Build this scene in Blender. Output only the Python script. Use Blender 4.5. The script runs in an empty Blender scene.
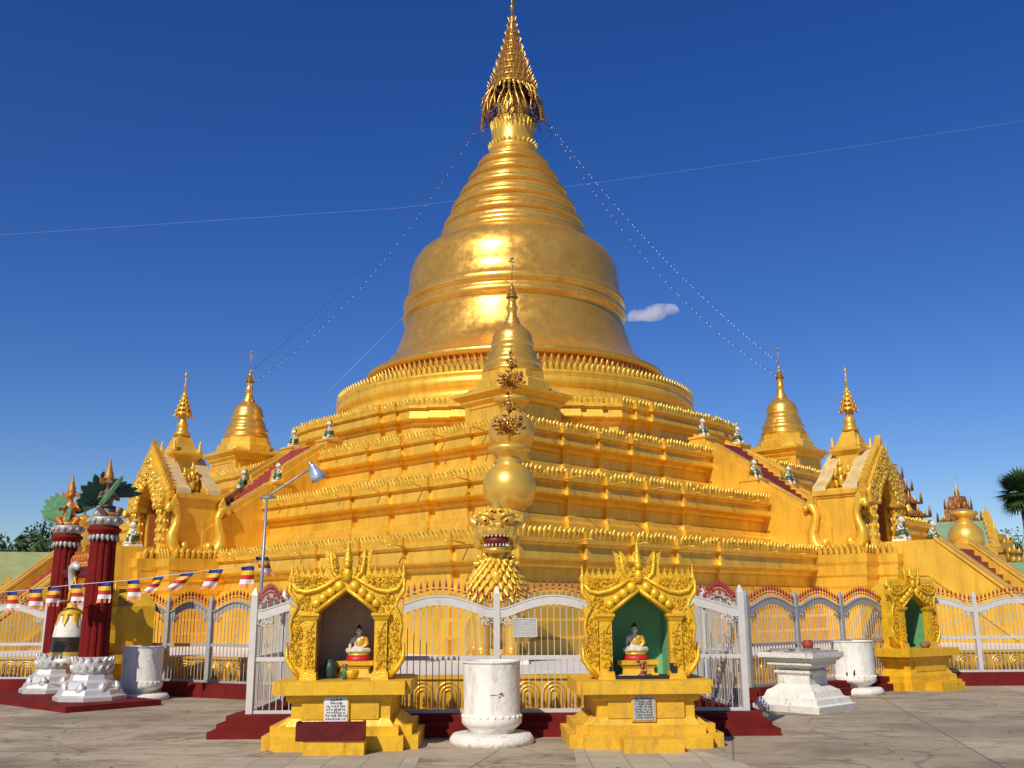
import bpy, bmesh, math, random
from mathutils import Vector, Matrix
R_ = math.radians
sc = bpy.context.scene
COL = sc.collection
random.seed(7)

# ------------------------------------------------------------------ camera, world, sun
EYE = 1.65
cam_d = bpy.data.cameras.new('camera'); cam = bpy.data.objects.new('camera', cam_d); COL.objects.link(cam)
cam_d.sensor_fit = 'HORIZONTAL'; cam_d.sensor_width = 36.0; cam_d.lens = 970.0/1024*36.0
cam_d.clip_start = 0.1; cam_d.clip_end = 3000
PITCH, ROLL = R_(13.12), R_(0.4)
F = Vector((0, math.cos(PITCH), math.sin(PITCH))); U0 = Vector((0, -math.sin(PITCH), math.cos(PITCH))); R0 = Vector((1, 0, 0))
U = U0*math.cos(ROLL)+R0*math.sin(ROLL); Rt = R0*math.cos(ROLL)-U0*math.sin(ROLL)
cam.matrix_world = Matrix(((Rt.x, U.x, -F.x, 0), (Rt.y, U.y, -F.y, 0), (Rt.z, U.z, -F.z, EYE), (0, 0, 0, 1)))
sc.camera = cam

SUN_AZ, SUN_EL = R_(-27), R_(40)          # azimuth measured from straight behind the camera, negative = to the left
to_sun = Vector((math.sin(SUN_AZ)*math.cos(SUN_EL), -math.cos(SUN_AZ)*math.cos(SUN_EL), math.sin(SUN_EL)))
world = bpy.data.worlds.new('World'); sc.world = world; world.use_nodes = True
wn = world.node_tree; wn.nodes.clear()
wo = wn.nodes.new('ShaderNodeOutputWorld'); bg = wn.nodes.new('ShaderNodeBackground'); sky = wn.nodes.new('ShaderNodeTexSky')
sky.sky_type = 'NISHITA'; sky.sun_disc = False
sky.sun_elevation = SUN_EL; sky.sun_rotation = math.atan2(to_sun.x, to_sun.y)
sky.altitude = 0; sky.air_density = 1.0; sky.dust_density = 0.25; sky.ozone_density = 5.0
bg.inputs[1].default_value = 0.10
hs = wn.nodes.new('ShaderNodeHueSaturation'); hs.inputs['Saturation'].default_value = 1.28; hs.inputs['Hue'].default_value = .519
wn.links.new(sky.outputs[0], hs.inputs['Color']); wn.links.new(hs.outputs[0], bg.inputs[0]); wn.links.new(bg.outputs[0], wo.inputs[0])
sd = bpy.data.lights.new('sun', 'SUN'); sd.energy = 4.5; sd.angle = R_(0.5); sd.color = (1, .92, .79)
so = bpy.data.objects.new('sun', sd); COL.objects.link(so)
so.rotation_euler = to_sun.to_track_quat('Z', 'Y').to_euler(); so.location = (-20, -20, 40)
vs = sc.view_settings; vs.view_transform = 'Standard'; vs.look = 'None'; vs.exposure = 0.0; vs.gamma = 1; vs.use_curve_mapping = False
sc.cycles.max_bounces = 6; sc.cycles.diffuse_bounces = 3; sc.cycles.volume_bounces = 6

# ------------------------------------------------------------------ materials
def mat(name, base, rough=.6, metal=0., var=.18, scale=2.5, bump=.0, bscale=30, stain=None, stain_lo=.52, stain_hi=.66,
        stain_scale=(1.5, 1.5, .5), stain_amt=1.0, coat=0.):
    m = bpy.data.materials.new(name); m.use_nodes = True
    nt = m.node_tree; n = nt.nodes; L = nt.links
    b = n['Principled BSDF']; b.inputs['Roughness'].default_value = rough; b.inputs['Metallic'].default_value = metal
    if coat: b.inputs['Coat Weight'].default_value = coat
    tc = n.new('ShaderNodeTexCoord')
    no = n.new('ShaderNodeTexNoise'); no.inputs['Scale'].default_value = scale; no.inputs['Detail'].default_value = 6
    no.inputs['Roughness'].default_value = .65
    L.new(tc.outputs['Object'], no.inputs['Vector'])
    cr = n.new('ShaderNodeValToRGB'); cr.color_ramp.elements[0].position = .3; cr.color_ramp.elements[1].position = .7
    lo = [c*(1-var) for c in base]; hi = [min(1, c*(1+var)) for c in base]
    cr.color_ramp.elements[0].color = (*lo, 1); cr.color_ramp.elements[1].color = (*hi, 1)
    L.new(no.outputs['Fac'], cr.inputs[0]); col = cr.outputs[0]
    if stain:
        mp = n.new('ShaderNodeMapping'); mp.inputs['Scale'].default_value = stain_scale
        L.new(tc.outputs['Object'], mp.inputs[0])
        n2 = n.new('ShaderNodeTexNoise'); n2.inputs['Scale'].default_value = 3; n2.inputs['Detail'].default_value = 9
        n2.inputs['Roughness'].default_value = .7
        L.new(mp.outputs[0], n2.inputs['Vector'])
        r2 = n.new('ShaderNodeMapRange'); r2.inputs[1].default_value = stain_lo; r2.inputs[2].default_value = stain_hi
        r2.inputs[4].default_value = stain_amt
        L.new(n2.outputs['Fac'], r2.inputs[0])
        mx = n.new('ShaderNodeMix'); mx.data_type = 'RGBA'
        L.new(r2.outputs[0], mx.inputs[0]); L.new(col, mx.inputs[6]); mx.inputs[7].default_value = (*stain, 1)
        col = mx.outputs[2]
    L.new(col, b.inputs['Base Color'])
    if bump:
        n3 = n.new('ShaderNodeTexNoise'); n3.inputs['Scale'].default_value = bscale; n3.inputs['Detail'].default_value = 5
        L.new(tc.outputs['Object'], n3.inputs['Vector'])
        bp = n.new('ShaderNodeBump'); bp.inputs['Strength'].default_value = bump; bp.inputs['Distance'].default_value = .03
        L.new(n3.outputs['Fac'], bp.inputs['Height']); L.new(bp.outputs[0], b.inputs['Normal'])
    return m

GOLD = mat('gold_paint', (.80, .47, .048), .40, .36, .15, .8, .16, 7, stain=(.40, .19, .015), stain_lo=.48, stain_hi=.74, stain_scale=(1.3, 1.3, .22), stain_amt=.62)
GOLD2 = mat('gold_paint_trim', (.76, .47, .05), .38, .38, .22, 2.2, .15, 20, stain=(.48, .25, .03), stain_lo=.5, stain_hi=.72, stain_scale=(1.5, 1.5, 1.5), stain_amt=.7)
def leaf_mat():
    # gold leaf laid in small overlapping sheets: each sheet its own tone and gloss, worn to red lacquer in places
    m = bpy.data.materials.new('gold_leaf_bell'); m.use_nodes = True; nt = m.node_tree; n = nt.nodes; L = nt.links; b = n['Principled BSDF']
    b.inputs['Metallic'].default_value = .68
    tc = n.new('ShaderNodeTexCoord'); sx = n.new('ShaderNodeSeparateXYZ'); L.new(tc.outputs['Object'], sx.inputs[0])
    at = n.new('ShaderNodeMath'); at.operation = 'ARCTAN2'; L.new(sx.outputs[1], at.inputs[0]); L.new(sx.outputs[0], at.inputs[1])
    mu = n.new('ShaderNodeMath'); mu.operation = 'MULTIPLY'; mu.inputs[1].default_value = 5.0; L.new(at.outputs[0], mu.inputs[0])
    cx = n.new('ShaderNodeCombineXYZ'); L.new(mu.outputs[0], cx.inputs[0]); L.new(sx.outputs[2], cx.inputs[1])
    br = n.new('ShaderNodeTexBrick'); br.inputs['Scale'].default_value = 3.2; br.inputs['Brick Width'].default_value = 1.0; br.inputs['Row Height'].default_value = .8; br.inputs['Mortar Size'].default_value = .012
    br.inputs['Color1'].default_value = (0, 0, 0, 1); br.inputs['Color2'].default_value = (1, 1, 1, 1); br.inputs['Mortar'].default_value = (.2, .2, .2, 1); br.inputs['Bias'].default_value = 0
    L.new(cx.outputs[0], br.inputs['Vector'])
    def noise(sc_, d, v=None):
        x = n.new('ShaderNodeTexNoise'); x.inputs['Scale'].default_value = sc_; x.inputs['Detail'].default_value = d; x.inputs['Roughness'].default_value = .7
        L.new(v or tc.outputs['Object'], x.inputs['Vector']); return x.outputs['Fac']
    def rng(v, a, c, lo=0, hi=1):
        r = n.new('ShaderNodeMapRange'); r.inputs[1].default_value = a; r.inputs[2].default_value = c; r.inputs[3].default_value = lo; r.inputs[4].default_value = hi; L.new(v, r.inputs[0]); return r.outputs[0]
    def mix(f, a, c):
        x = n.new('ShaderNodeMix'); x.data_type = 'RGBA'; L.new(f, x.inputs[0])
        if isinstance(a, tuple): x.inputs[6].default_value = (*a, 1)
        else: L.new(a, x.inputs[6])
        x.inputs[7].default_value = (*c, 1); return x.outputs[2]
    c = mix(rng(noise(.6, 5), .35, .65), (.94, .52, .095), (.76, .385, .055))
    c = mix(rng(br.outputs['Color'], 0, 1, 0, .35), c, (.60, .36, .07))
    ms = n.new('ShaderNodeMapping'); ms.inputs['Scale'].default_value = (1.4, 1.4, 4.5); L.new(tc.outputs['Object'], ms.inputs[0])
    c = mix(rng(noise(3.2, 12, ms.outputs[0]), .56, .76, 0, .75), c, (.42, .13, .03))
    c = mix(rng(noise(9, 6), .60, .72, 0, .6), c, (.45, .16, .04))
    L.new(c, b.inputs['Base Color'])
    rr = n.new('ShaderNodeMath'); rr.operation = 'ADD'; L.new(rng(br.outputs['Color'], 0, 1, .0, .10), rr.inputs[0]); L.new(rng(noise(2.5, 7), .35, .7, .16, .36), rr.inputs[1]); L.new(rr.outputs[0], b.inputs['Roughness'])
    bp = n.new('ShaderNodeBump'); bp.inputs['Strength'].default_value = .12; bp.inputs['Distance'].default_value = .03; L.new(noise(5, 6), bp.inputs['Height']); L.new(bp.outputs[0], b.inputs['Normal'])
    return m
LEAF = leaf_mat()
SHINY = mat('polished_gold', (.76, .46, .075), .33, .50, .08, 2, .03, 12)
HTI = mat('gold_filigree', (.55, .30, .06), .35, .75, .35, 6, .2, 30)
HTID = mat('dark_bronze', (.10, .03, .02), .45, .5, .4, 6)
YEL = mat('yellow_gold_paint', (.72, .41, .014), .46, .14, .16, 3, .25, 16, stain=(.24, .12, .015), stain_lo=.54, stain_hi=.74, stain_scale=(2.5, 2.5, .7), stain_amt=.7)
YELW = mat('yellow_paint_weathered', (.68, .38, .014), .6, .05, .2, 3, .25, 25, stain=(.26, .17, .07), stain_lo=.52, stain_hi=.72, stain_scale=(3, 3, .9), stain_amt=.8)
YCARV = mat('carved_gold', (.76, .45, .018), .36, .30, .2, 9, .35, 45)
WHITE = mat('white_lime', (.76, .72, .64), .75, 0, .08, 3, .3, 18, stain=(.36, .31, .23), stain_lo=.52, stain_hi=.74, stain_scale=(2.2, 2.2, .6), stain_amt=.75)
WHITEW = mat('white_lime_weathered', (.70, .66, .58), .8, 0, .12, 4, .5, 22, stain=(.09, .075, .06), stain_lo=.56, stain_hi=.72, stain_scale=(4, 4, 1.6), stain_amt=.85)
FLOORW = mat('white_marble', (.72, .69, .64), .5, 0, .08, 1)
BARS = mat('grey_bars', (.44, .42, .37), .55, .1, .15, 6)
GREYI = mat('grey_iron', (.34, .34, .33), .55, .1, .12, 6, .05, 40, stain=(.22, .17, .13), stain_lo=.6, stain_hi=.8)
IRON = mat('white_iron', (.56, .545, .51), .5, .1, .10, 6, .05, 40, stain=(.30, .2, .14), stain_lo=.62, stain_hi=.8, stain_amt=.6)
REDP = mat('red_plinth', (.145, .012, .010), .85, 0, .25, 2.5, .25, 25, stain=(.07, .02, .02), stain_lo=.55, stain_hi=.75, stain_amt=.6)
REDT = mat('red_spear', (.28, .025, .02), .5, 0, .25, 5)
REDC = mat('red_column_paint', (.155, .008, .006), .75, 0, .15, 3, .05, 20)
REDW = mat('red_wood', (.11, .012, .012), .5, 0, .35, 5, .2, 30, stain=(.05, .012, .01), stain_lo=.5, stain_hi=.7, stain_scale=(.6, 3, 3))
REDB = mat('bright_red', (.50, .012, .015), .5, 0, .1, 6)
REDST = mat('red_stair_tile', (.30, .04, .03), .6, 0, .2, 4)
SILVERD = mat('dull_silver', (.36, .34, .32), .5, .25, .25, 9)
SILVER = mat('silver_paint', (.57, .56, .53), .38, .3, .12, 5, .15, 30)
GREEN = mat('green_niche', (.17, .43, .21), .6, 0, .06, 2)
GREENF = mat('green_figure', (.05, .13, .05), .45, 0, .3, 8)
GREENL = mat('green_feather', (.12, .30, .14), .5, 0, .25, 10)
GREEND = mat('dark_green_feather', (.012, .055, .03), .5, 0, .4, 10)
ORANGE = mat('orange_gold', (.55, .17, .02), .45, .2, .3, 12)
GREYT = mat('grey_tile', (.30, .25, .22), .45, 0, .1, 3)
SKINW = mat('white_figure', (.58, .54, .44), .55, 0, .16, 9)
BLACK = mat('black_paint', (.012, .012, .012), .45, 0, .2, 8)
DARK = mat('dark_interior', (.03, .018, .012), .8, 0, .2, 3)
MOUTH = mat('mouth_red', (.16, .008, .006), .5, 0, .2, 8)
PORT = mat('portal_recess', (.42, .13, .03), .7, 0, .15, 1.5)
GREYM = mat('grey_metal', (.30, .31, .32), .45, .5, .1, 6)
GLASS = mat('lamp_reflector', (.55, .62, .70), .2, .6, .05, 6)
PLAQ = mat('plaque_white', (.72, .71, .66), .5, 0, .06, 5)
PLAQG = mat('plaque_grey', (.36, .37, .36), .5, 0, .08, 5)
INK = mat('plaque_ink', (.05, .045, .05), .6)
ROOFG = mat('green_roof', (.20, .30, .16), .6, 0, .15, 2, .2, 14)
ROOFY = mat('pale_roof', (.30, .33, .14), .7, 0, .15, 1.5, .2, 12)
BROWNW = mat('brown_wood', (.22, .12, .05), .6, 0, .3, 3)
PINKG = mat('red_gold_carving', (.30, .085, .05), .5, .2, .5, 7, .3, 20, stain=(.50, .30, .08), stain_lo=.5, stain_hi=.56, stain_scale=(2, 2, 2), stain_amt=.9)
BARK = mat('bark', (.12, .09, .065), .9, 0, .3, 6, .5, 20)
LEAFD = mat('dark_foliage', (.05, .088, .026), .7, 0, .55, .9)
LEAFG = mat('green_foliage', (.055, .105, .028), .7, 0, .5, .9)
PALML = mat('palm_foliage', (.05, .10, .025), .55, 0, .45, 2)
WIRE = mat('wire', (.45, .48, .55), .5, .2, .1, 5)
WIRED = mat('dark_wire', (.06, .05, .05), .5, .2, .1, 5)
BULB = mat('bulb_white', (.75, .72, .70), .25, 0, .1, 5)
FBLUE = mat('flag_blue', (.02, .03, .20), .8); FYEL = mat('flag_yellow', (.75, .42, .02), .8); FRED = mat('flag_red', (.50, .025, .02), .8)
FWHI = mat('flag_white', (.74, .70, .66), .8); FORA = mat('flag_pink', (.62, .24, .17), .8)

def ground_mat():
    m = bpy.data.materials.new('stained_concrete'); m.use_nodes = True
    nt = m.node_tree; n = nt.nodes; L = nt.links; b = n['Principled BSDF']; b.inputs['Roughness'].default_value = .85
    tc = n.new('ShaderNodeTexCoord')
    def noise(s, d, r=.6, sc_=(1, 1, 1)):
        mp = n.new('ShaderNodeMapping'); mp.inputs['Scale'].default_value = sc_; L.new(tc.outputs['Object'], mp.inputs[0])
        x = n.new('ShaderNodeTexNoise'); x.inputs['Scale'].default_value = s; x.inputs['Detail'].default_value = d; x.inputs['Roughness'].default_value = r
        L.new(mp.outputs[0], x.inputs['Vector']); return x.outputs['Fac']
    def rng(v, a, c, lo=0, hi=1):
        r = n.new('ShaderNodeMapRange'); r.inputs[1].default_value = a; r.inputs[2].default_value = c; r.inputs[3].default_value = lo; r.inputs[4].default_value = hi
        L.new(v, r.inputs[0]); return r.outputs[0]
    def mix(f, a, c):
        x = n.new('ShaderNodeMix'); x.data_type = 'RGBA'; L.new(f, x.inputs[0])
        if isinstance(a, tuple): x.inputs[6].default_value = (*a, 1)
        else: L.new(a, x.inputs[6])
        x.inputs[7].default_value = (*c, 1); return x.outputs[2]
    c = mix(rng(noise(.45, 8, .65), .35, .65), (.53, .43, .28), (.36, .285, .185))
    c = mix(rng(noise(.9, 10, .75, (.7, 1.3, 1)), .47, .62, 0, .85), c, (.135, .102, .065))
    c = mix(rng(noise(1.7, 9, .72), .55, .68, 0, .8), c, (.44, .37, .26))
    c = mix(rng(noise(6, 7, .75), .54, .70, 0, .7), c, (.14, .11, .08))
    c = mix(rng(noise(.22, 5, .6), .55, .66, 0, .5), c, (.19, .15, .10))
    br = n.new('ShaderNodeTexBrick'); br.offset = 0; br.inputs['Scale'].default_value = .36; br.inputs['Mortar Size'].default_value = .006
    br.inputs['Brick Width'].default_value = 1; br.inputs['Row Height'].default_value = 1; br.inputs['Mortar Smooth'].default_value = .4
    mp = n.new('ShaderNodeMapping'); mp.inputs['Rotation'].default_value = (0, 0, R_(12)); L.new(tc.outputs['Object'], mp.inputs[0]); L.new(mp.outputs[0], br.inputs['Vector'])
    br.inputs['Color1'].default_value = (0, 0, 0, 1); br.inputs['Color2'].default_value = (1, 1, 1, 1); br.inputs['Mortar'].default_value = (.5, .5, .5, 1)
    c = mix(rng(br.outputs['Color'], 0, 1, 0, .45), c, (.24, .19, .125))
    c = mix(rng(br.outputs['Fac'], 0, 1, 0, .65), c, (.09, .075, .055))
    vo = n.new('ShaderNodeTexVoronoi'); vo.feature = 'DISTANCE_TO_EDGE'; vo.inputs['Scale'].default_value = .42
    nv_ = n.new('ShaderNodeTexNoise'); nv_.inputs['Scale'].default_value = 1.6; nv_.inputs['Detail'].default_value = 7; L.new(tc.outputs['Object'], nv_.inputs['Vector'])
    ad = n.new('ShaderNodeVectorMath'); ad.operation = 'MULTIPLY_ADD'; ad.inputs[1].default_value = (.9, .9, 0); L.new(nv_.outputs['Color'], ad.inputs[0]); L.new(tc.outputs['Object'], ad.inputs[2]); L.new(ad.outputs[0], vo.inputs['Vector'])
    c = mix(rng(vo.outputs['Distance'], .0, .012, .55, 0), c, (.07, .055, .04))
    L.new(c, b.inputs['Base Color'])
    bp = n.new('ShaderNodeBump'); bp.inputs['Strength'].default_value = .35; bp.inputs['Distance'].default_value = .02
    L.new(noise(14, 8, .7), bp.inputs['Height']); L.new(bp.outputs[0], b.inputs['Normal'])
    return m
def tile_mat(name, base, joint, size, offset=0.0, rough=.7, plane='xy', var=.12, mortar=.012):
    m = bpy.data.materials.new(name); m.use_nodes = True
    nt = m.node_tree; n = nt.nodes; L = nt.links; b = n['Principled BSDF']; b.inputs['Roughness'].default_value = rough
    tc = n.new('ShaderNodeTexCoord'); mp = n.new('ShaderNodeMapping'); L.new(tc.outputs['Object'], mp.inputs[0])
    if plane == 'xz': mp.inputs['Rotation'].default_value = (R_(90), 0, 0)
    br = n.new('ShaderNodeTexBrick'); br.offset = offset; br.inputs['Scale'].default_value = 1/size; br.inputs['Brick Width'].default_value = 1; br.inputs['Row Height'].default_value = 1
    br.inputs['Mortar Size'].default_value = mortar; L.new(mp.outputs[0], br.inputs['Vector'])
    br.inputs['Color1'].default_value = (*[c*(1-var) for c in base], 1); br.inputs['Color2'].default_value = (*[c*(1+var) for c in base], 1); br.inputs['Mortar'].default_value = (*joint, 1)
    no = n.new('ShaderNodeTexNoise'); no.inputs['Scale'].default_value = 3; no.inputs['Detail'].default_value = 9; no.inputs['Roughness'].default_value = .7
    L.new(tc.outputs['Object'], no.inputs['Vector'])
    r = n.new('ShaderNodeMapRange'); r.inputs[1].default_value = .52; r.inputs[2].default_value = .72; r.inputs[4].default_value = .6; L.new(no.outputs['Fac'], r.inputs[0])
    mx = n.new('ShaderNodeMix'); mx.data_type = 'RGBA'; L.new(r.outputs[0], mx.inputs[0]); L.new(br.outputs['Color'], mx.inputs[6]); mx.inputs[7].default_value = (*[c*.55 for c in base], 1)
    L.new(mx.outputs[2], b.inputs['Base Color'])
    return m
for q in (REDP, REDC, REDW): q.node_tree.nodes['Principled BSDF'].inputs['Specular IOR Level'].default_value = .15
GROUND = ground_mat()
APRON = tile_mat('cream_paving', (.42, .36, .25), (.17, .14, .10), .42)
NICHET = tile_mat('brown_wall_tile', (.42, .29, .19), (.18, .12, .08), .17, plane='xz', rough=.45)

# ------------------------------------------------------------------ mesh helpers
class MB:
    def __init__(s): s.v = []; s.f = []; s.sm = []; s.mi = []; s.m = 0
    def add(s, vs_, fs, smooth=False):
        o = len(s.v); s.v += [tuple(p) for p in vs_]
        for q in fs: s.f.append([i+o for i in q]); s.sm.append(smooth); s.mi.append(s.m)
        return o
    def xf(s, start, M):
        for i in range(start, len(s.v)): s.v[i] = tuple(M @ Vector(s.v[i]))
    def box(s, x0, x1, y0, y1, z0, z1):
        return s.add([(x0, y0, z0), (x1, y0, z0), (x1, y1, z0), (x0, y1, z0), (x0, y0, z1), (x1, y0, z1), (x1, y1, z1), (x0, y1, z1)],
              [(3, 2, 1, 0), (4, 5, 6, 7), (0, 1, 5, 4), (1, 2, 6, 5), (2, 3, 7, 6), (3, 0, 4, 7)])
    def frust(s, a, z0, b, z1, cx=0, cy=0, ay=None, by=None):
        ay = a if ay is None else ay; by = b if by is None else by
        return s.add([(cx-a, cy-ay, z0), (cx+a, cy-ay, z0), (cx+a, cy+ay, z0), (cx-a, cy+ay, z0), (cx-b, cy-by, z1), (cx+b, cy-by, z1), (cx+b, cy+by, z1), (cx-b, cy+by, z1)],
              [(3, 2, 1, 0), (4, 5, 6, 7), (0, 1, 5, 4), (1, 2, 6, 5), (2, 3, 7, 6), (3, 0, 4, 7)])
    def lathe(s, prof, n=24, c=(0, 0, 0), smooth=True, rot=0., capb=True, capt=True, fl=None):
        vs_, fs = [], []
        for (r, z) in prof:
            for k in range(n):
                a = rot+2*math.pi*k/n; rr = r*(fl(k) if fl else 1)
                vs_.append((c[0]+rr*math.cos(a), c[1]+rr*math.sin(a), c[2]+z))
        for i in range(len(prof)-1):
            for k in range(n):
                fs.append((i*n+k, i*n+(k+1) % n, (i+1)*n+(k+1) % n, (i+1)*n+k))
        o = s.add(vs_, fs, smooth)
        if capb and prof[0][0] > 1e-4: s.f.append([o+k for k in range(n)][::-1]); s.sm.append(False); s.mi.append(s.m)
        if capt and prof[-1][0] > 1e-4: s.f.append([o+(len(prof)-1)*n+k for k in range(n)]); s.sm.append(False); s.mi.append(s.m)
        return o
    def sweep(s, plan, prof, capt=False, capb=False):
        n = len(plan); off = []
        for i in range(n):
            p0, p1, p2 = plan[i-1], plan[i], plan[(i+1) % n]
            d1 = Vector((p1[0]-p0[0], p1[1]-p0[1])).normalized(); d2 = Vector((p2[0]-p1[0], p2[1]-p1[1])).normalized()
            n1 = Vector((d1.y, -d1.x)); n2 = Vector((d2.y, -d2.x))
            off.append((n1+n2)/max(.3, 1+n1.dot(n2)))
        vs_ = []; fs = []
        for (o, z) in prof:
            for i in range(n): vs_.append((plan[i][0]+off[i].x*o, plan[i][1]+off[i].y*o, z))
        for j in range(len(prof)-1):
            for i in range(n): fs.append((j*n+i, j*n+(i+1) % n, (j+1)*n+(i+1) % n, (j+1)*n+i))
        b = s.add(vs_, fs)
        if capt: s.f.append([b+(len(prof)-1)*n+i for i in range(n)]); s.sm.append(False); s.mi.append(s.m)
        if capb: s.f.append([b+i for i in range(n)][::-1]); s.sm.append(False); s.mi.append(s.m)
        return b
    def prism(s, poly, y0, y1):        # polygon in x,z extruded along y
        n = len(poly)
        o = s.add([(x, y0, z) for x, z in poly]+[(x, y1, z) for x, z in poly], [tuple(range(n)), tuple(range(2*n-1, n-1, -1))]+[(i, i+n, (i+1) % n+n, (i+1) % n) for i in range(n)])
        return o
    def tube(s, path, r, n=6, smooth=True, flat=1.0):
        path = [Vector(p) for p in path]; m = len(path); vs_ = []; fs = []
        rs = r if isinstance(r, (list, tuple)) else [r]*m
        up = None
        for i, p in enumerate(path):
            t = (path[min(i+1, m-1)]-path[max(i-1, 0)]).normalized()
            if up is None: up = Vector((0, 0, 1)) if abs(t.z) < .9 else Vector((0, 1, 0))
            a = t.cross(up).normalized(); b = a.cross(t).normalized(); up = b
            for k in range(n):
                w = 2*math.pi*k/n+math.pi/n
                vs_.append(p+a*math.cos(w)*rs[i]+b*math.sin(w)*rs[i]*flat)
        for i in range(m-1):
            for k in range(n): fs.append((i*n+k, i*n+(k+1) % n, (i+1)*n+(k+1) % n, (i+1)*n+k))
        fs.append(tuple(range(n))[::-1]); fs.append(tuple((m-1)*n+k for k in range(n)))
        return s.add(vs_, fs, smooth)
    def ell(s, c, r, nu=12, nv=8, M=None):
        if not isinstance(r, (tuple, list)): r = (r, r, r)
        vs_ = [(0, 0, -1)]; fs = []
        for j in range(1, nv):
            t = math.pi*j/nv
            for k in range(nu):
                a = 2*math.pi*k/nu; vs_.append((math.sin(t)*math.cos(a), math.sin(t)*math.sin(a), -math.cos(t)))
        vs_.append((0, 0, 1)); last = len(vs_)-1
        for k in range(nu): fs.append((0, 1+(k+1) % nu, 1+k))
        for j in range(nv-2):
            for k in range(nu):
                a, b = 1+j*nu, 1+(j+1)*nu; fs.append((a+k, a+(k+1) % nu, b+(k+1) % nu, b+k))
        for k in range(nu): fs.append((last, last-nu+k, last-nu+(k+1) % nu))
        out = []
        for p in vs_:
            q = Vector((p[0]*r[0], p[1]*r[1], p[2]*r[2]))
            if M: q = M @ q
            out.append((q.x+c[0], q.y+c[1], q.z+c[2]))
        return s.add(out, fs, True)
    def petal(s, c, nx, ny, w, h, d, lean=.25):    # a lotus leaf standing up at c, facing (nx,ny)
        tx, ty = -ny, nx; rows = []
        for (zz, ww, dd) in ((0, .8, .25), (.35, 1., .8), (.7, .72, 1.0), (1., .08, .9)):
            o = lean*h*zz*zz
            rows.append([(c[0]+tx*w/2*ww*u+nx*(o+d*dd*q), c[1]+ty*w/2*ww*u+ny*(o+d*dd*q), c[2]+h*zz) for u, q in ((-1, 0), (-.45, .8), (0, 1), (.45, .8), (1, 0))])
        vs_ = [p for r in rows for p in r]; fs = []
        for j in range(3):
            for k in range(4): fs.append((j*5+k, j*5+k+1, (j+1)*5+k+1, (j+1)*5+k))
            fs.append((j*5+4, j*5, (j+1)*5, (j+1)*5+4))
        s.add(vs_, fs, True)
    def build(s, name, material, parent=None, fix=True):
        me = bpy.data.meshes.new(name); me.from_pydata(s.v, [], s.f)
        me.polygons.foreach_set('use_smooth', s.sm)
        ms = material if isinstance(material, (list, tuple)) else [material]
        for q in ms: me.materials.append(q)
        if len(ms) > 1: me.polygons.foreach_set('material_index', s.mi)
        if fix:
            bm = bmesh.new(); bm.from_mesh(me); bmesh.ops.recalc_face_normals(bm, faces=bm.faces); bm.to_mesh(me); bm.free()
        me.update()
        o = bpy.data.objects.new(name, me); COL.objects.link(o)
        if parent: o.parent = parent
        return o
def remesh(mb, name, material, parent=None, voxel=.02, smooth=4):
    o = mb.build(name, material, None)
    r = o.modifiers.new('r', 'REMESH'); r.mode = 'VOXEL'; r.voxel_size = voxel; r.use_smooth_shade = True
    sm = o.modifiers.new('s', 'SMOOTH'); sm.iterations = smooth; sm.factor = .5
    dg = bpy.context.evaluated_depsgraph_get(); dg.update()
    me = bpy.data.meshes.new_from_object(o.evaluated_get(dg)); me.name = name
    o.modifiers.clear(); o.data = me
    for p in me.polygons: p.use_smooth = True
    if not me.materials: me.materials.append(material)
    if parent: o.parent = parent
    return o
def tag(o, label=None, cat=None, group=None, kind=None):
    if label: o['label'] = label
    if cat: o['category'] = cat
    if group: o['group'] = group
    if kind: o['kind'] = kind
    return o
def thing(name, label, cat, loc=(0, 0, 0), rz=0., group=None):
    o = bpy.data.objects.new(name, None); COL.objects.link(o); o.location = loc; o.rotation_euler = (0, 0, rz); o.empty_display_size = .2
    return tag(o, label, cat, group)
def dup(o, parent=None, loc=None, rz=None, label=None):
    c = o.copy(); COL.objects.link(c)
    if parent: c.parent = parent
    if loc is not None: c.location = loc
    if rz is not None: c.rotation_euler = (0, 0, rz)
    if label: c['label'] = label
    for ch in list(o.children): dup(ch, c)
    return c
def arc(c, r, a0, a1, n=10, plane='xz', y=0):
    out = []
    for i in range(n+1):
        a = R_(a0+(a1-a0)*i/n); out.append((c[0]+r*math.cos(a), y, c[1]+r*math.sin(a)) if plane == 'xz' else (c[0]+r*math.cos(a), c[1]+r*math.sin(a), y))
    return out
def inside(poly, x, z):
    r = False; j = len(poly)-1
    for i in range(len(poly)):
        a, b = poly[i], poly[j]
        if (a[1] > z) != (b[1] > z) and x < (b[0]-a[0])*(z-a[1])/(b[1]-a[1])+a[0]: r = not r
        j = i
    return r
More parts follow.
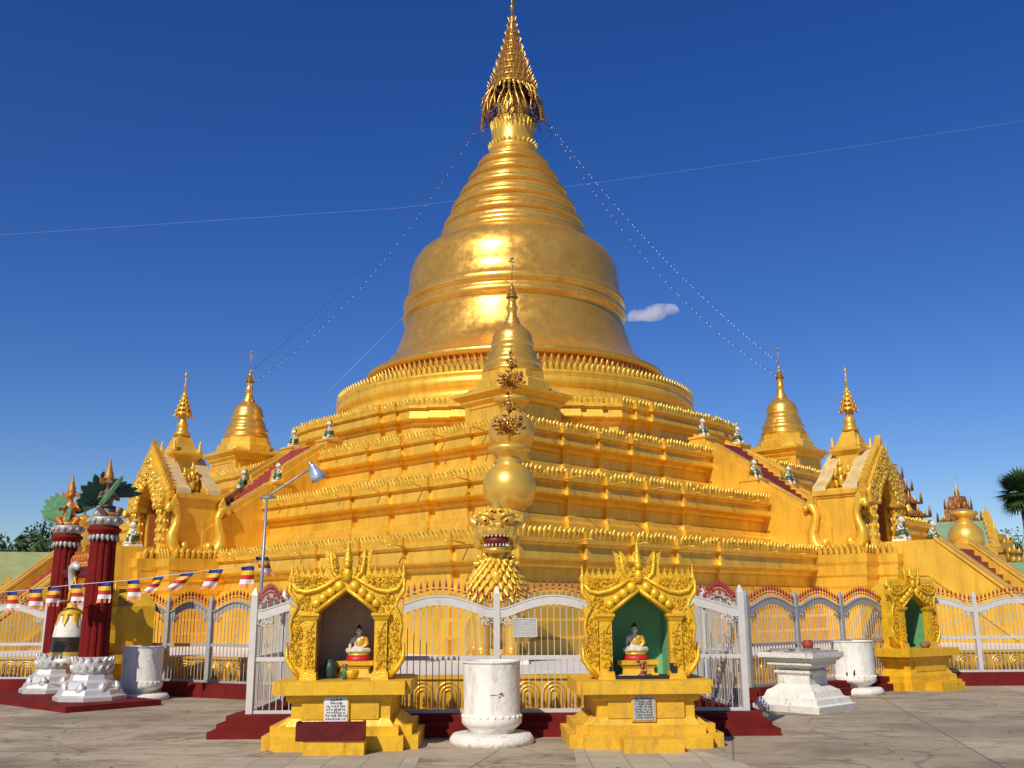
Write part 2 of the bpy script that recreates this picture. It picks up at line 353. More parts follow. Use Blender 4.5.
def relief(mb, poly, y, step, rad, rng):     # carved scrolls and pointed leaves standing proud of the plane y
    xs = [p[0] for p in poly]; zs = [p[1] for p in poly]; step *= .80; rad *= .86; z = min(zs); k = 0
    while z < max(zs):
        x = min(xs)+(step/2 if k % 2 else 0)
        while x < max(xs):
            px, pz = x+rng.uniform(-.15, .15)*step, z+rng.uniform(-.15, .15)*step
            if inside(poly, px, pz):
                a0 = rng.uniform(0, 360); sg = rng.choice((-1, 1))
                if rng.random() < .6:
                    mb.tube([(px+rad*(1.05-.85*t/9)*math.cos(R_(a0+sg*52*t)), y-.010-.014*math.sin(t*.33), pz+rad*(1.05-.85*t/9)*math.sin(R_(a0+sg*52*t))) for t in range(10)], [rad*.12, rad*.22, rad*.26]+[rad*.26]*6+[rad*.34], 5)
                for q in range(2):
                    an = R_(a0+90*q+30); L = rad*1.5; w = rad*.36; ca, sa = math.cos(an), math.sin(an)
                    P_ = [(0, 0, 0), (L*.45, w, 0), (L, w*.5, .004), (L*.45, -w, 0), (L*.45, 0, .022)]
                    mb.add([(px+u*ca-v*sa, y-.004-h_, pz+u*sa+v*ca) for u, v, h_ in P_], [(0, 1, 4), (1, 2, 4), (2, 3, 4), (3, 0, 4), (0, 3, 2, 1)])
            x += step
        z += step*.86; k += 1
def flame(mb, x, y, z, w, h, d, tilt=0.):      # a small upright flame leaf in the x,z plane
    pts = [(-.5, 0), (-.62, .22), (-.38, .5), (-.12, .72), (.06, 1.), (.14, .7), (.42, .46), (.58, .2), (.5, 0)]
    c, s_ = math.cos(tilt), math.sin(tilt)
    poly = [(x+(px*w*c+pz*h*s_), z+(-px*w*s_+pz*h*c)) for px, pz in pts]
    mb.prism(poly, y-d/2, y+d/2)

# ------------------------------------------------------------------ ground and sky-side structure
g = MB(); g.add([(-1500, -300, 0), (1500, -300, 0), (1500, 2500, 0), (-1500, 2500, 0)], [(0, 1, 2, 3)])
tag(g.build('ground', GROUND), kind='structure')
g = MB(); g.add([(.72, 12.6, .004), (2.12, 12.5, .004), (2.45, 11.4, .004), (3.1, 9.0, .004), (.60, 9.0, .004)], [(0, 1, 2, 3, 4)]); tag(g.build('paving', APRON), kind='structure')
g = MB(); g.add([(-3.3, 11.95, .004), (-1.1, 11.95, .004), (-1.0, 9, .004), (-3.6, 9, .004)], [(0, 1, 2, 3)]); tag(g.build('paving', APRON), kind='structure')

# ------------------------------------------------------------------ the great stupa
AX = (0.13, 44.0); K = math.sqrt(.5)
def sw(side, s, t, z):        # point on the stupa: s metres out from the axis, t along the face; side +1 right, -1 left
    return (AX[0]+side*K*(s+t), AX[1]-K*s+K*t, z)
stupa = thing('stupa', 'huge golden bell-shaped stupa on stepped terraces behind the white fence', 'stupa', (AX[0], AX[1], 0), R_(45))

def redent(n, s, cut, breaks, b, rot0=0.):
    # regular polygon with n faces at distance s; each face steps outwards towards its middle
    half = s*math.tan(math.pi/n); pts = []
    for k in range(n):
        a = rot0+2*math.pi*k/n; q = []
        yy = -s; q.append((-half, yy))
        for i, br in enumerate(breaks):
            q.append((-half+br, yy)); yy -= b; q.append((-half+br, yy))
        for br in reversed(breaks):
            q.append((half-br, yy)); yy += b; q.append((half-br, yy))
        for (x, y) in q: pts.append((x*math.cos(a)-y*math.sin(a), x*math.sin(a)+y*math.cos(a)))
    return pts
def petal_row(plan, off, z, pitch, w, h, d, mb, vis=True):
    n = len(plan)
    for i in range(n):
        p, q = Vector(plan[i]), Vector(plan[(i+1) % n]); L = (q-p).length
        dv = (q-p).normalized(); nv = Vector((dv.y, -dv.x))
        if vis and (nv.x+nv.y) > .5: continue       # the two far sides
        m = max(1, round((L+ (2*off if L > 1.5 else 0))/pitch))
        e = off if L > 1.5 and i % 1 == 0 else 0
        if L < .3: continue
        for k in range(m):
            t = -0.0+(k+.5)/m*L; c = p+dv*t+nv*off
            mb.petal((c.x, c.y, z), nv.x, nv.y, w*random.uniform(.9, 1.12), h*(random.uniform(.86, 1.08) if random.random() > .04 else random.uniform(.5, .7)), d, random.uniform(.05, .2))
def terrace(plan, T, prof, pet=(.18, .215, .28, .055), inner=-3.0):
    m = MB(); m.sweep(plan, [(o, T+z) for o, z in prof]+[(inner, T-.16)])
    o = m.build('terrace', GOLD, stupa)
    l = MB(); petal_row(plan, .07, T-.28, pet[0], pet[1]*.95, pet[2], pet[3], l)
    l.sweep(plan, [(.04, T-.27), (.085, T-.27), (.10, T-.10), (.06, T-.10)])
    l.build('lotus_cornice', GOLD2, o)
    return o
TOP = [(-.20, -1.26), (-.20, -.98), (-.10, -.93), (-.08, -.88), (-.08, -.84), (.10, -.78), (.12, -.74), (.05, -.44), (.09, -.40), (.17, -.38), (.17, -.28), (.05, -.28), (.03, -.02)]
plA = redent(4, 15.5, 0, [2.2, 3.9, 5.6, 7.4], .11)
plB = redent(4, 13.2, 0, [1.85, 3.4, 5.1, 6.8], .11)
plC = redent(4, 11.0, 0, [1.95, 3.55, 5.1, 6.75], .11)
tA = terrace(plA, 3.55, [(.42, -2.95), (.42, -2.55), (.36, -2.5), (.30, -2.48), (.30, -2.15), (.22, -2.1), (.2, -2.08), (.2, -1.84), (.12, -1.78), (.10, -1.75), (.10, -1.50), (.03, -1.46), (-.03, -1.42), (-.06, -1.3)]+TOP)
tB = terrace(plB, 5.45, [(.16, -2.2), (.16, -1.84), (.10, -1.78), (.06, -1.76), (.06, -1.52), (.0, -1.46), (-.03, -1.44), (-.06, -1.32)]+TOP)
tC = terrace(plC, 7.36, [(.16, -2.2), (.16, -1.84), (.10, -1.78), (.06, -1.76), (.06, -1.52), (.0, -1.46), (-.03, -1.44), (-.06, -1.32)]+TOP)
plD = redent(8, 9.25, 0, [.75, 1.55], .14)
tD = terrace(plD, 9.22, [(.12, -2.1), (.12, -1.8), (.06, -1.75), (.06, -1.5), (.0, -1.46), (-.04, -1.3)]+TOP, inner=-1.6)
# round terrace and the lotus drum under the bell
m = MB(); m.lathe([(8.35, 8.9), (8.35, 9.3), (8.2, 9.36), (8.2, 9.6), (8.02, 9.68), (7.96, 9.9), (8.0, 10.0), (8.12, 10.12), (8.14, 10.35), (8.06, 10.42), (8.16, 10.5), (8.16, 10.62), (7.9, 10.62), (7.9, 10.75), (6.4, 10.8)], 96, capb=False, capt=False)
tE = m.build('terrace', GOLD, stupa)
l = MB()
for k in range(210):
    a = 2*math.pi*k/210; nx, ny = math.cos(a), math.sin(a)
    l.petal((8.04*nx, 8.04*ny, 10.60), nx, ny, .27, .33, .06, .1)
l.build('lotus_cornice', GOLD2, tE)
m = MB(); m.lathe([(7.1, 10.6), (7.1, 11.0), (6.95, 11.06), (6.95, 11.2), (6.72, 11.26), (6.62, 11.62), (6.6, 11.66), (6.5, 11.72)], 96, capb=False, capt=False)
dr = m.build('bell_drum', LEAF, stupa)
l = MB()
for k in range(150):
    a = 2*math.pi*k/150; nx, ny = math.cos(a), math.sin(a)
    l.petal((6.68*nx, 6.68*ny, 11.2), nx, ny, .275, .44, .09, .1)
l.build('lotus_cornice', LEAF, dr)
bell = MB()
bell.lathe([(6.6, 11.62), (6.84, 11.68), (6.9, 11.78), (6.88, 11.92), (6.74, 12.0), (6.62, 12.06), (6.48, 12.15), (6.30, 12.28), (6.04, 12.5), (5.82, 12.75), (5.58, 13.05), (5.44, 13.4), (5.32, 13.75), (5.2, 14.15), (5.1, 14.5), (5.08, 14.62), (5.1, 14.7), (5.22, 14.78), (5.26, 14.93), (5.22, 15.08), (5.12, 15.14), (5.12, 15.26), (5.2, 15.32), (5.24, 15.5), (5.2, 15.68), (5.08, 15.74), (5.06, 15.86), (5.0, 15.95), (4.98, 16.4), (4.97, 16.8), (4.9, 17.2), (4.75, 17.6), (4.53, 17.95), (4.23, 18.2), (3.9, 18.38), (3.66, 18.46)], 128, capb=False, capt=False)
bell.build('bell_dome', LEAF, stupa)
sp = MB(); prof = [(3.64, 18.44), (3.70, 18.52), (3.69, 18.68), (3.56, 18.76), (3.48, 18.96), (3.52, 19.02), (3.49, 19.2), (3.38, 19.28)]
rings = [(3.34, 19.32), (2.98, 20.2), (2.56, 21.05), (2.14, 21.85), (1.72, 22.6), (1.26, 23.35)]
for i in range(len(rings)-1):
    (r0, z0), (r1, z1) = rings[i], rings[i+1]; h = z1-z0
    prof += [(r0-.12, z0+.01*h), (r0+.02, z0+.06*h), (r0+.07, z0+.18*h), (r0+.04, z0+.34*h), (r0-.08, z0+.50*h), (r0-.10, z0+.53*h), (r0-.07, z0+.56*h), ((r0+r1)/2-.01, z0+.72*h), (r1+.08, z0+.90*h), (r1-.02, z0+.97*h)]
prof += [(1.2, 23.38), (1.12, 23.6)]
sp.lathe(prof, 96, capb=False, capt=False); spire = sp.build('ringed_spire', LEAF, stupa)
# lotus neck
nk = MB(); nk.lathe([(1.1, 23.5), (1.18, 23.62), (1.1, 23.8), (1.04, 24.2), (1.05, 24.9), (1.08, 25.2), (.92, 25.26), (.80, 25.34), (.76, 25.6), (.80, 25.9), (.78, 26.2), (.60, 26.7), (.5, 27.4)], 48, capb=False)
nk.build('lotus_neck', SHINY, stupa)
nk = MB()
for k in range(30):
    a = 2*math.pi*k/30; nk.petal((1.10*math.cos(a), 1.10*math.sin(a), 23.66), math.cos(a), math.sin(a), .22, .30, .08, .3)
    nk.petal((1.0*math.cos(a+.1), 1.0*math.sin(a+.1), 24.3), math.cos(a+.1), math.sin(a+.1), .2, .85, .06, .1)
nk.build('lotus_petals', GOLD2, stupa)
# hti, the metal umbrella crown
def hti(root, z0, R, H, tiers, n, mcone, mdark, fin):
    h = MB()
    for i in range(tiers):
        f0 = i/tiers; f1 = (i+1)/tiers; cur = lambda f: R*(1-f)**1.5+.06*R
        a, b = cur(f0), cur(f1); za, zb = z0+H*f0, z0+H*f1
        h.lathe([(a*.98, za), (a*1.03, za+.03*R), (a*.96, za+.12*R), (b*.99, zb-.02*R), (b*.92, zb)], n, capb=False, capt=False)
        for k in range(n if i < tiers-2 else n//2):
            w = 2*math.pi*(k+.5*(i % 2))/(n if i < tiers-2 else n//2)
            nx, ny = math.cos(w), math.sin(w)
            h.petal((a*.99*nx, a*.99*ny, za+.02*R), nx, ny, 2.2*a/n*1.5, H/tiers*.72, .06*R, .25)
    c = h.build('umbrella_cone', mcone, root)
    f = MB(); f.lathe([(.07*R, z0+H*.97), (.05*R, z0+H+.25*fin), (.10*R, z0+H+.3*fin), (.10*R, z0+H+.42*fin), (.03*R, z0+H+.5*fin), (.03*R, z0+H+.8*fin), (.07*R, z0+H+.86*fin), (.0, z0+H+fin)], 10)
    f.box(-.02*R, .22*R, -.012*R, .012*R, z0+H+.55*fin, z0+H+.72*fin)
    f.build('finial', mcone, root)
    return c
hc = hti(stupa, 26.95, 1.12, 4.3, 10, 26, HTI, HTID, 1.25)
cr = MB(); rng = random.Random(12)
for k in range(34):
    a = 2*math.pi*(k+rng.uniform(-.25, .25))/34; Lh = rng.uniform(.9, 2.0); w = rng.uniform(.04, .09); tw = rng.choice((-1, 1))
    pth = [((1.12+.44*math.sin(t*1.5))*math.cos(a+tw*w*math.sin(5*t)), (1.12+.44*math.sin(t*1.5))*math.sin(a+tw*w*math.sin(5*t)), 27.0-t*Lh) for t in [i/10 for i in range(11)]]
    cr.tube(pth, [.03, .05, .055, .05, .04, .05, .06, .05, .04, .035, .01], 5)
    for q in (3, 6, 10):
        p = pth[q]; c_ = (p[0], p[1]); an = rng.uniform(0, 6.28)
        for u in range(5): cr.ell((p[0]+.07*math.cos(an+u*1.2), p[1]+.03*math.sin(an+u), p[2]+.07*math.sin(an+u*1.2)), .032, 5, 4)
for k in range(30):
    a = 2*math.pi*k/30; i0 = len(cr.v); cr.petal((0, 0, 0), math.cos(a), math.sin(a), .22, -.34, .05, -.1); cr.xf(i0, Matrix.Translation((1.14*math.cos(a), 1.14*math.sin(a), 27.02)))
cr.build('umbrella_fringe', HTI, stupa)
cr = MB(); cr.lathe([(.95, 26.95), (1.06, 26.75), (1.14, 26.55), (1.10, 26.55), (1.0, 26.75), (.85, 26.95)], 30, capb=False, capt=False, fl=lambda k: 1 if k % 2 else .86)
for k in range(40):
    a = 2*math.pi*rng.random(); r0 = rng.uniform(1.0, 1.45); z0 = rng.uniform(25.7, 26.7); q = rng.uniform(.12, .3)
    cr.tube([((r0+q*math.cos(t*.7)*.6)*math.cos(a+q*.5*math.sin(t*.7)), (r0+q*math.cos(t*.7)*.6)*math.sin(a+q*.5*math.sin(t*.7)), z0-.1*t+q*.4*math.sin(t*1.4)) for t in range(9)], .028, 4)
cr.build('umbrella_lining', HTID, stupa)
cr = MB()
for k in range(40):
    a = 2*math.pi*k/40; rr = 1.95
    cr.tube([(1.55*math.cos(a), 1.55*math.sin(a), 25.4), (1.85*math.cos(a+.06), 1.85*math.sin(a+.06), 25.0), (1.95*math.cos(a+.12), 1.95*math.sin(a+.12), 24.6)], .006, 4)
cr.tube([(1.95*math.cos(R_(k*10)), 1.95*math.sin(R_(k*10)), 24.6) for k in range(37)], .008, 4)
cr.build('bell_hoop', HTID, stupa)

# short lamp brackets on the cornices of the visible faces
for (tt, s, T, xs) in ((tA, 15.5, 3.55, (-13.9, -11.8, -9.8, -7.6, -5.6, -4.0)), (tB, 13.2, 5.45, (-11.6, -9.7, -7.9, -6.0, -4.2, -2.6)), (tC, 11.0, 7.36, (-9.8, -8.0, -6.2, -4.4, -2.6))):
    for face in (0, 1):
        for x in xs:
            b = MB(); d = s+.3
            p0, p1, p2 = Vector((x, -d+.1, T-.36)), Vector((x, -d-.42, T-.30)), Vector((x+.03, -d-.50, T-.34))
            if face: p0, p1, p2 = [Vector((p.y, p.x, p.z)) for p in (p0, p1, p2)]
            b.tube([p0, p1, p2], [.022, .022, .035], 6)
            b.build('lamp_bracket', GOLD2, tt)

# stairways on the two visible sides
def stairway(face):
    rz = 0 if face > 0 else -math.pi/2
    root = bpy.data.objects.new('stairway', None); COL.objects.link(root); root.parent = stupa; root.rotation_euler = (0, 0, rz)
    st = MB(); n1 = 22
    for i in range(n1):               # steps from s=14.9,z=3.5 to s=10.8,z=7.4
        s0 = 15.9-4.6*i/n1; z1 = 3.65+3.92*(i+1)/n1
        st.box(-.60, .60, -s0, -s0+4.6/n1+.02, max(3.0, z1-.9), z1)
    for i in range(14):               # lower flight to the platform
        s0 = 21.9-2.7*i/14; st.box(-.95, .95, -s0, -s0+2.7/14+.02, .4, .65+2.75*(i+1)/14)
    st.box(-.95, .95, -19.2, -17.9, .4, 3.42)
    st.build('steps', REDST, root)
    for sx in (-1, 1):
        b = MB()
        for (s0, z0, s1, z1) in ((15.9, 3.62, 13.0, 6.02), (13.0, 5.75, 10.75, 7.78)):
            for (xa, xb, up) in ((.58, 1.5, .10), (.66, .86, .2), (1.26, 1.44, .18)):
                a, c = min(sx*xa, sx*xb), max(sx*xa, sx*xb); lo = 2.2 if xa < .6 else .0; z0 += .12; z1 += .0
                vs_ = [(a, -s0, z0-lo), (a, -s1, z1-lo-.4), (a, -s1, z1+up), (a, -s0, z0+.35+up)]
                b.add(vs_+[(c, p[1], p[2]) for p in vs_], [(0, 1, 2, 3), (7, 6, 5, 4), (0, 4, 5, 1), (1, 5, 6, 2), (2, 6, 7, 3), (3, 7, 4, 0)])
        b.build('balustrade', GOLD, root)
        for (s_, z_) in ((13.0, 5.95), (10.95, 7.72)):
            b = MB(); b.box(sx*1.18-.36, sx*1.18+.36, -s_-.34, -s_+.34, z_-1.2, z_+.02); b.box(sx*1.18-.40, sx*1.18+.40, -s_-.38, -s_+.38, z_+.02, z_+.10)
            b.build('pedestal', GOLD, root)
        b = MB()
        a, c = min(sx*.95, sx*1.75), max(sx*.95, sx*1.75)
        prof = [(-22.3, .4), (-22.3, 1.0), (-19.2, 3.62), (-17.6, 3.62), (-17.6, .4)]
        b.add([(a, y, z) for y, z in prof]+[(c, y, z) for y, z in prof], [(0, 1, 2, 3, 4), (9, 8, 7, 6, 5)]+[(i, (i+1) % 5, (i+1) % 5+5, i+5) for i in range(5)])
        for (xa, xb) in ((1.0, 1.25), (1.45, 1.70)):
            a2, c2 = min(sx*xa, sx*xb), max(sx*xa, sx*xb)
            pr = [(-22.36, 1.03), (-19.22, 3.63), (-19.22, 3.73), (-22.36, 1.13)]
            b.add([(a2, y, z) for y, z in pr]+[(c2, y, z) for y, z in pr], [(0, 1, 2, 3), (7, 6, 5, 4)]+[(i, (i+1) % 4, (i+1) % 4+4, i+4) for i in range(4)])
        # moulding line along the flank
        xo = sx*1.765
        b.tube([(xo, -17.7, 2.6), (xo, -19.0, 2.6), (xo, -21.3, .75)], .05, 4, False)
        b.build('balustrade', GOLD, root)
    # block carrying the entrance pavilion
    p = MB(); hw = 2.75
    plan = [(-hw, -15.3), (-hw, -17.5), (-1.95, -17.5), (-1.95, -18.1), (1.95, -18.1), (1.95, -17.5), (hw, -17.5), (hw, -15.3)]
    plan = plan[::1]
    prof = [(.36, .5), (.36, 1.0), (.24, 1.06), (.24, 1.4), (.12, 1.46), (.12, 1.7), (.0, 1.8), (.0, 2.2), (.06, 2.3), (.06, 2.55), (.12, 2.62), (.12, 2.9), (.18, 3.0), (.18, 3.24), (.05, 3.26), (.03, 3.44)]
    p.sweep(plan, prof, capt=True)
    pb = p.build('pavilion_base', GOLD, root)
    l = MB()
    for i in range(len(plan)-1):
        a, c = Vector(plan[i]), Vector(plan[i+1]); d = (c-a).normalized(); nv = Vector((d.y, -d.x)); L = (c-a).length
        if abs(a.x) < 2 and abs(c.x) < 2 and L > 2: continue
        for k in range(max(1, round(L/.18))):
            q = a+d*((k+.5)/max(1, round(L/.18))*L)+nv*.06; l.petal((q.x, q.y, 3.26), nv.x, nv.y, .215, .28*random.uniform(.88, 1.06), .055, .12)
    l.build('lotus_cornice', GOLD2, pb)
    return root
stairway(1); stairway(-1)

# ------------------------------------------------------------------ corner stupas on the third terrace
def small_stupa():
    root = thing('corner_stupa', 'small golden stupa on a box plinth in front of the great bell', 'stupa', (0, 0, 0), R_(45), 'small stupas at the terrace corners')
    b = MB(); sq = lambda s: [(-s, -s), (s, -s), (s, s), (-s, s)]
    b.sweep(sq(1.13), [(.12, -1.6), (.12, -1.2), (0, -1.15), (0, .0), (.05, .04), (.12, .12), (.12, .18), (.22, .26), (.30, .32), (.30, .42), (.1, .46), (-.1, .62), (-.2, .66)], capt=True)
    for sx in (0, 90, 180, 270):
        i = len(b.v)
        for (xa, xb, za, zb) in ((-.92, .92, -.10, -.05), (-.92, .92, -.95, -.90), (-.92, -.86, -.95, -.05), (.86, .92, -.95, -.05)): b.box(xa, xb, -1.165, -1.12, za, zb)
        b.xf(i, Matrix.Rotation(R_(sx), 4, 'Z'))
    b.build('plinth', GOLD, root)
    o = MB(); o.lathe([(1.30, .50), (1.30, .78), (1.18, .84), (1.12, .88), (1.12, 1.10), (1.02, 1.16)], 8, smooth=False, rot=R_(22.5))
    o.build('octagon_tier', GOLD, root)
    d = MB(); d.lathe([(1.0, 1.15), (1.03, 1.26), (.95, 1.30), (.93, 1.38), (.96, 1.44), (.96, 1.58), (.86, 1.62), (.82, 1.72), (.84, 1.80), (.80, 1.90), (.72, 1.98), (.69, 2.08), (.73, 2.13), (.73, 2.22), (.69, 2.27), (.68, 2.40), (.66, 2.50), (.58, 2.64), (.46, 2.76),
                       (.34, 2.86), (.27, 2.93), (.29, 2.98), (.22, 3.04), (.23, 3.10), (.17, 3.18), (.15, 3.36), (.19, 3.44), (.19, 3.52), (.14, 3.60), (.12, 3.74), (.15, 3.80), (.10, 3.95)], 40)
    d.build('bell_dome', LEAF, root)
    hti(root, 3.86, .20, .62, 4, 12, HTI, HTID, .85)
    v = MB(); v.tube([(0, 0, 4.5), (0, 0, 5.35)], .018, 5); v.ell((0, 0, 5.30), (.07, .07, .05)); v.box(-.16, .10, -.01, .01, 5.16, 5.20); v.ell((.1, 0, 5.05), .03, 6, 4)
    v.build('weather_vane', GREYM, root)
    return root
ss = small_stupa(); ss.location = (.02, 31.75, 8.22)
dup(ss, None, (AX[0]-12.35, 44.0, 8.22), R_(45), 'small golden stupa on a plinth left of the great bell, above the left stairway')
dup(ss, None, (AX[0]+12.35, 44.0, 8.22), R_(45), 'small golden stupa on a plinth right of the great bell, above the right stairway')

# ------------------------------------------------------------------ golden vases on the terrace corners
HTI2B = mat('bouquet_gold', (.60, .33, .06), .36, .5, .4, 14)
def vase(flower=True):
    root = thing('golden_vase', 'round golden vase with a metal bouquet on the lowest terrace corner above the lion statue', 'vase', (0, 0, 0), 0, 'golden vases on the terrace corners')
    b = MB(); b.lathe([(.50, -.35), (.50, -.1), (.40, -.05), (.36, .0), (.40, .06), (.52, .16), (.60, .32), (.635, .52), (.62, .70), (.55, .88), (.44, 1.01), (.33, 1.09), (.29, 1.13), (.33, 1.18), (.29, 1.23), (.34, 1.30), (.44, 1.38), (.50, 1.44), (.50, 1.52), (.44, 1.55), (.30, 1.58), (.1, 1.66)], 40)
    b.build('vessel', SHINY, root)
    if flower:
        rng = random.Random(3); s = MB(); t = MB()
        s.tube([(0, 0, 1.6), (0, 0, 3.0)], [.05, .012], 6)
        for (zc, rr, hh, cnt) in ((2.08, .40, .36, 110), (2.52, .17, .20, 26), (2.78, .06, .16, 7)):
            for i in range(cnt):
                a = rng.uniform(0, 6.28); r = rr*math.sqrt(rng.uniform(.25, 1)); z = zc+rng.uniform(-hh, hh)*(1-.6*r/rr)
                q = (r*math.cos(a), r*math.sin(a), z)
                s.tube([(0, 0, zc-.2), (q[0]*.6, q[1]*.6, z-.04), q], .008, 4)
                (s if rng.random() < .74 else t).ell(q, (.055, .035, .016), 6, 4, Matrix.Rotation(rng.uniform(-1, 1), 3, 'X') @ Matrix.Rotation(rng.uniform(-1, 1), 3, 'Y'))
        fl = s.build('bouquet', HTI2B, root); t.build('red_blossoms', MOUTH, fl)
    return root
va = vase(); va.location = (-.08, 22.95, 3.92)
dup(va, None, (-.02, 26.35, 5.85), 0, 'round golden vase with a metal bouquet on the second terrace corner below the small stupa')
dup(va, None, (-19.35, 44, 4.05), 1.0, 'golden vase with bouquet seen between the two red columns').scale = (1.15, 1.15, 1.15)
vb = vase(False); vb.location = (AX[0]+20.2, 44, 3.98); vb.scale = (1.2, 1.2, 1.2); vb['label'] = 'plain round golden vase at the far right corner above the stair rail'
pd = MB(); pd.frust(.75, -.95, .6, .0); pd.build('foot_block', GOLD, vb)

# ------------------------------------------------------------------ entrance pavilions
def statue(name, label, cat, h, mats, loc, rz, group, pose=0):
    """small kneeling guardian figure of white and green paint on a white slab"""
    root = thing(name, label, cat, loc, rz, group); k = h
    p = MB(); p.box(-.20*k, .20*k, -.24*k, .24*k, 0, .10*k); p.build('slab', WHITE, root)
    b = MB()
    b.ell((0, .02*k, .40*k), (.15*k, .12*k, .20*k)); b.ell((0, .03*k, .22*k), (.19*k, .16*k, .11*k))
    b.ell((0, -.02*k, .60*k), (.06*k, .06*k, .08*k)); b.ell((0, -.03*k, .73*k), (.115*k, .12*k, .125*k)); b.ell((0, -.14*k, .70*k), (.05*k, .05*k, .04*k))
    for s_ in (-1, 1):
        b.ell((s_*.12*k, -.03*k, .75*k), (.035*k, .02*k, .05*k), 8, 6)
        b.tube([(s_*.13*k, .02*k, .52*k), (s_*.20*k, -.06*k, .40*k), (s_*.10*k, -.17*k, .44*k)], [.055*k, .045*k, .035*k], 7)
        b.tube([(s_*.10*k, .05*k, .24*k), (s_*.17*k, -.18*k, .30*k if s_*(1 if pose else -1) > 0 else .18*k), (s_*.16*k, -.16*k, .12*k)], [.085*k, .07*k, .05*k], 7)
        b.ell((s_*.16*k, -.20*k, .12*k), (.05*k, .09*k, .035*k), 8, 6)
    remesh(b, 'body', SKINW, root, .022*k, 2)
    c = MB(); c.lathe([(.165*k, .24*k), (.20*k, .20*k), (.205*k, .28*k), (.165*k, .36*k), (.16*k, .30*k)], 14, capb=False, capt=False)
    for s_ in (-1, 1): c.tube([(s_*.12*k, -.06*k, .26*k), (s_*.175*k, -.19*k, .28*k)], [.10*k, .085*k], 8); c.tube([(s_*.12*k, .02*k, .55*k), (s_*.08*k, -.10*k, .42*k)], .045*k, 6)
    c.tube([(.16*k, .1*k, .36*k), (-.05*k, .14*k, .46*k), (-.14*k, .06*k, .56*k)], .035*k, 5)
    c.build('green_garment', GREENF, root)
    hr = MB(); hr.ell((0, .03*k, .80*k), (.105*k, .10*k, .075*k), 10, 6); hr.build('hair', GREENF, root)
    return root

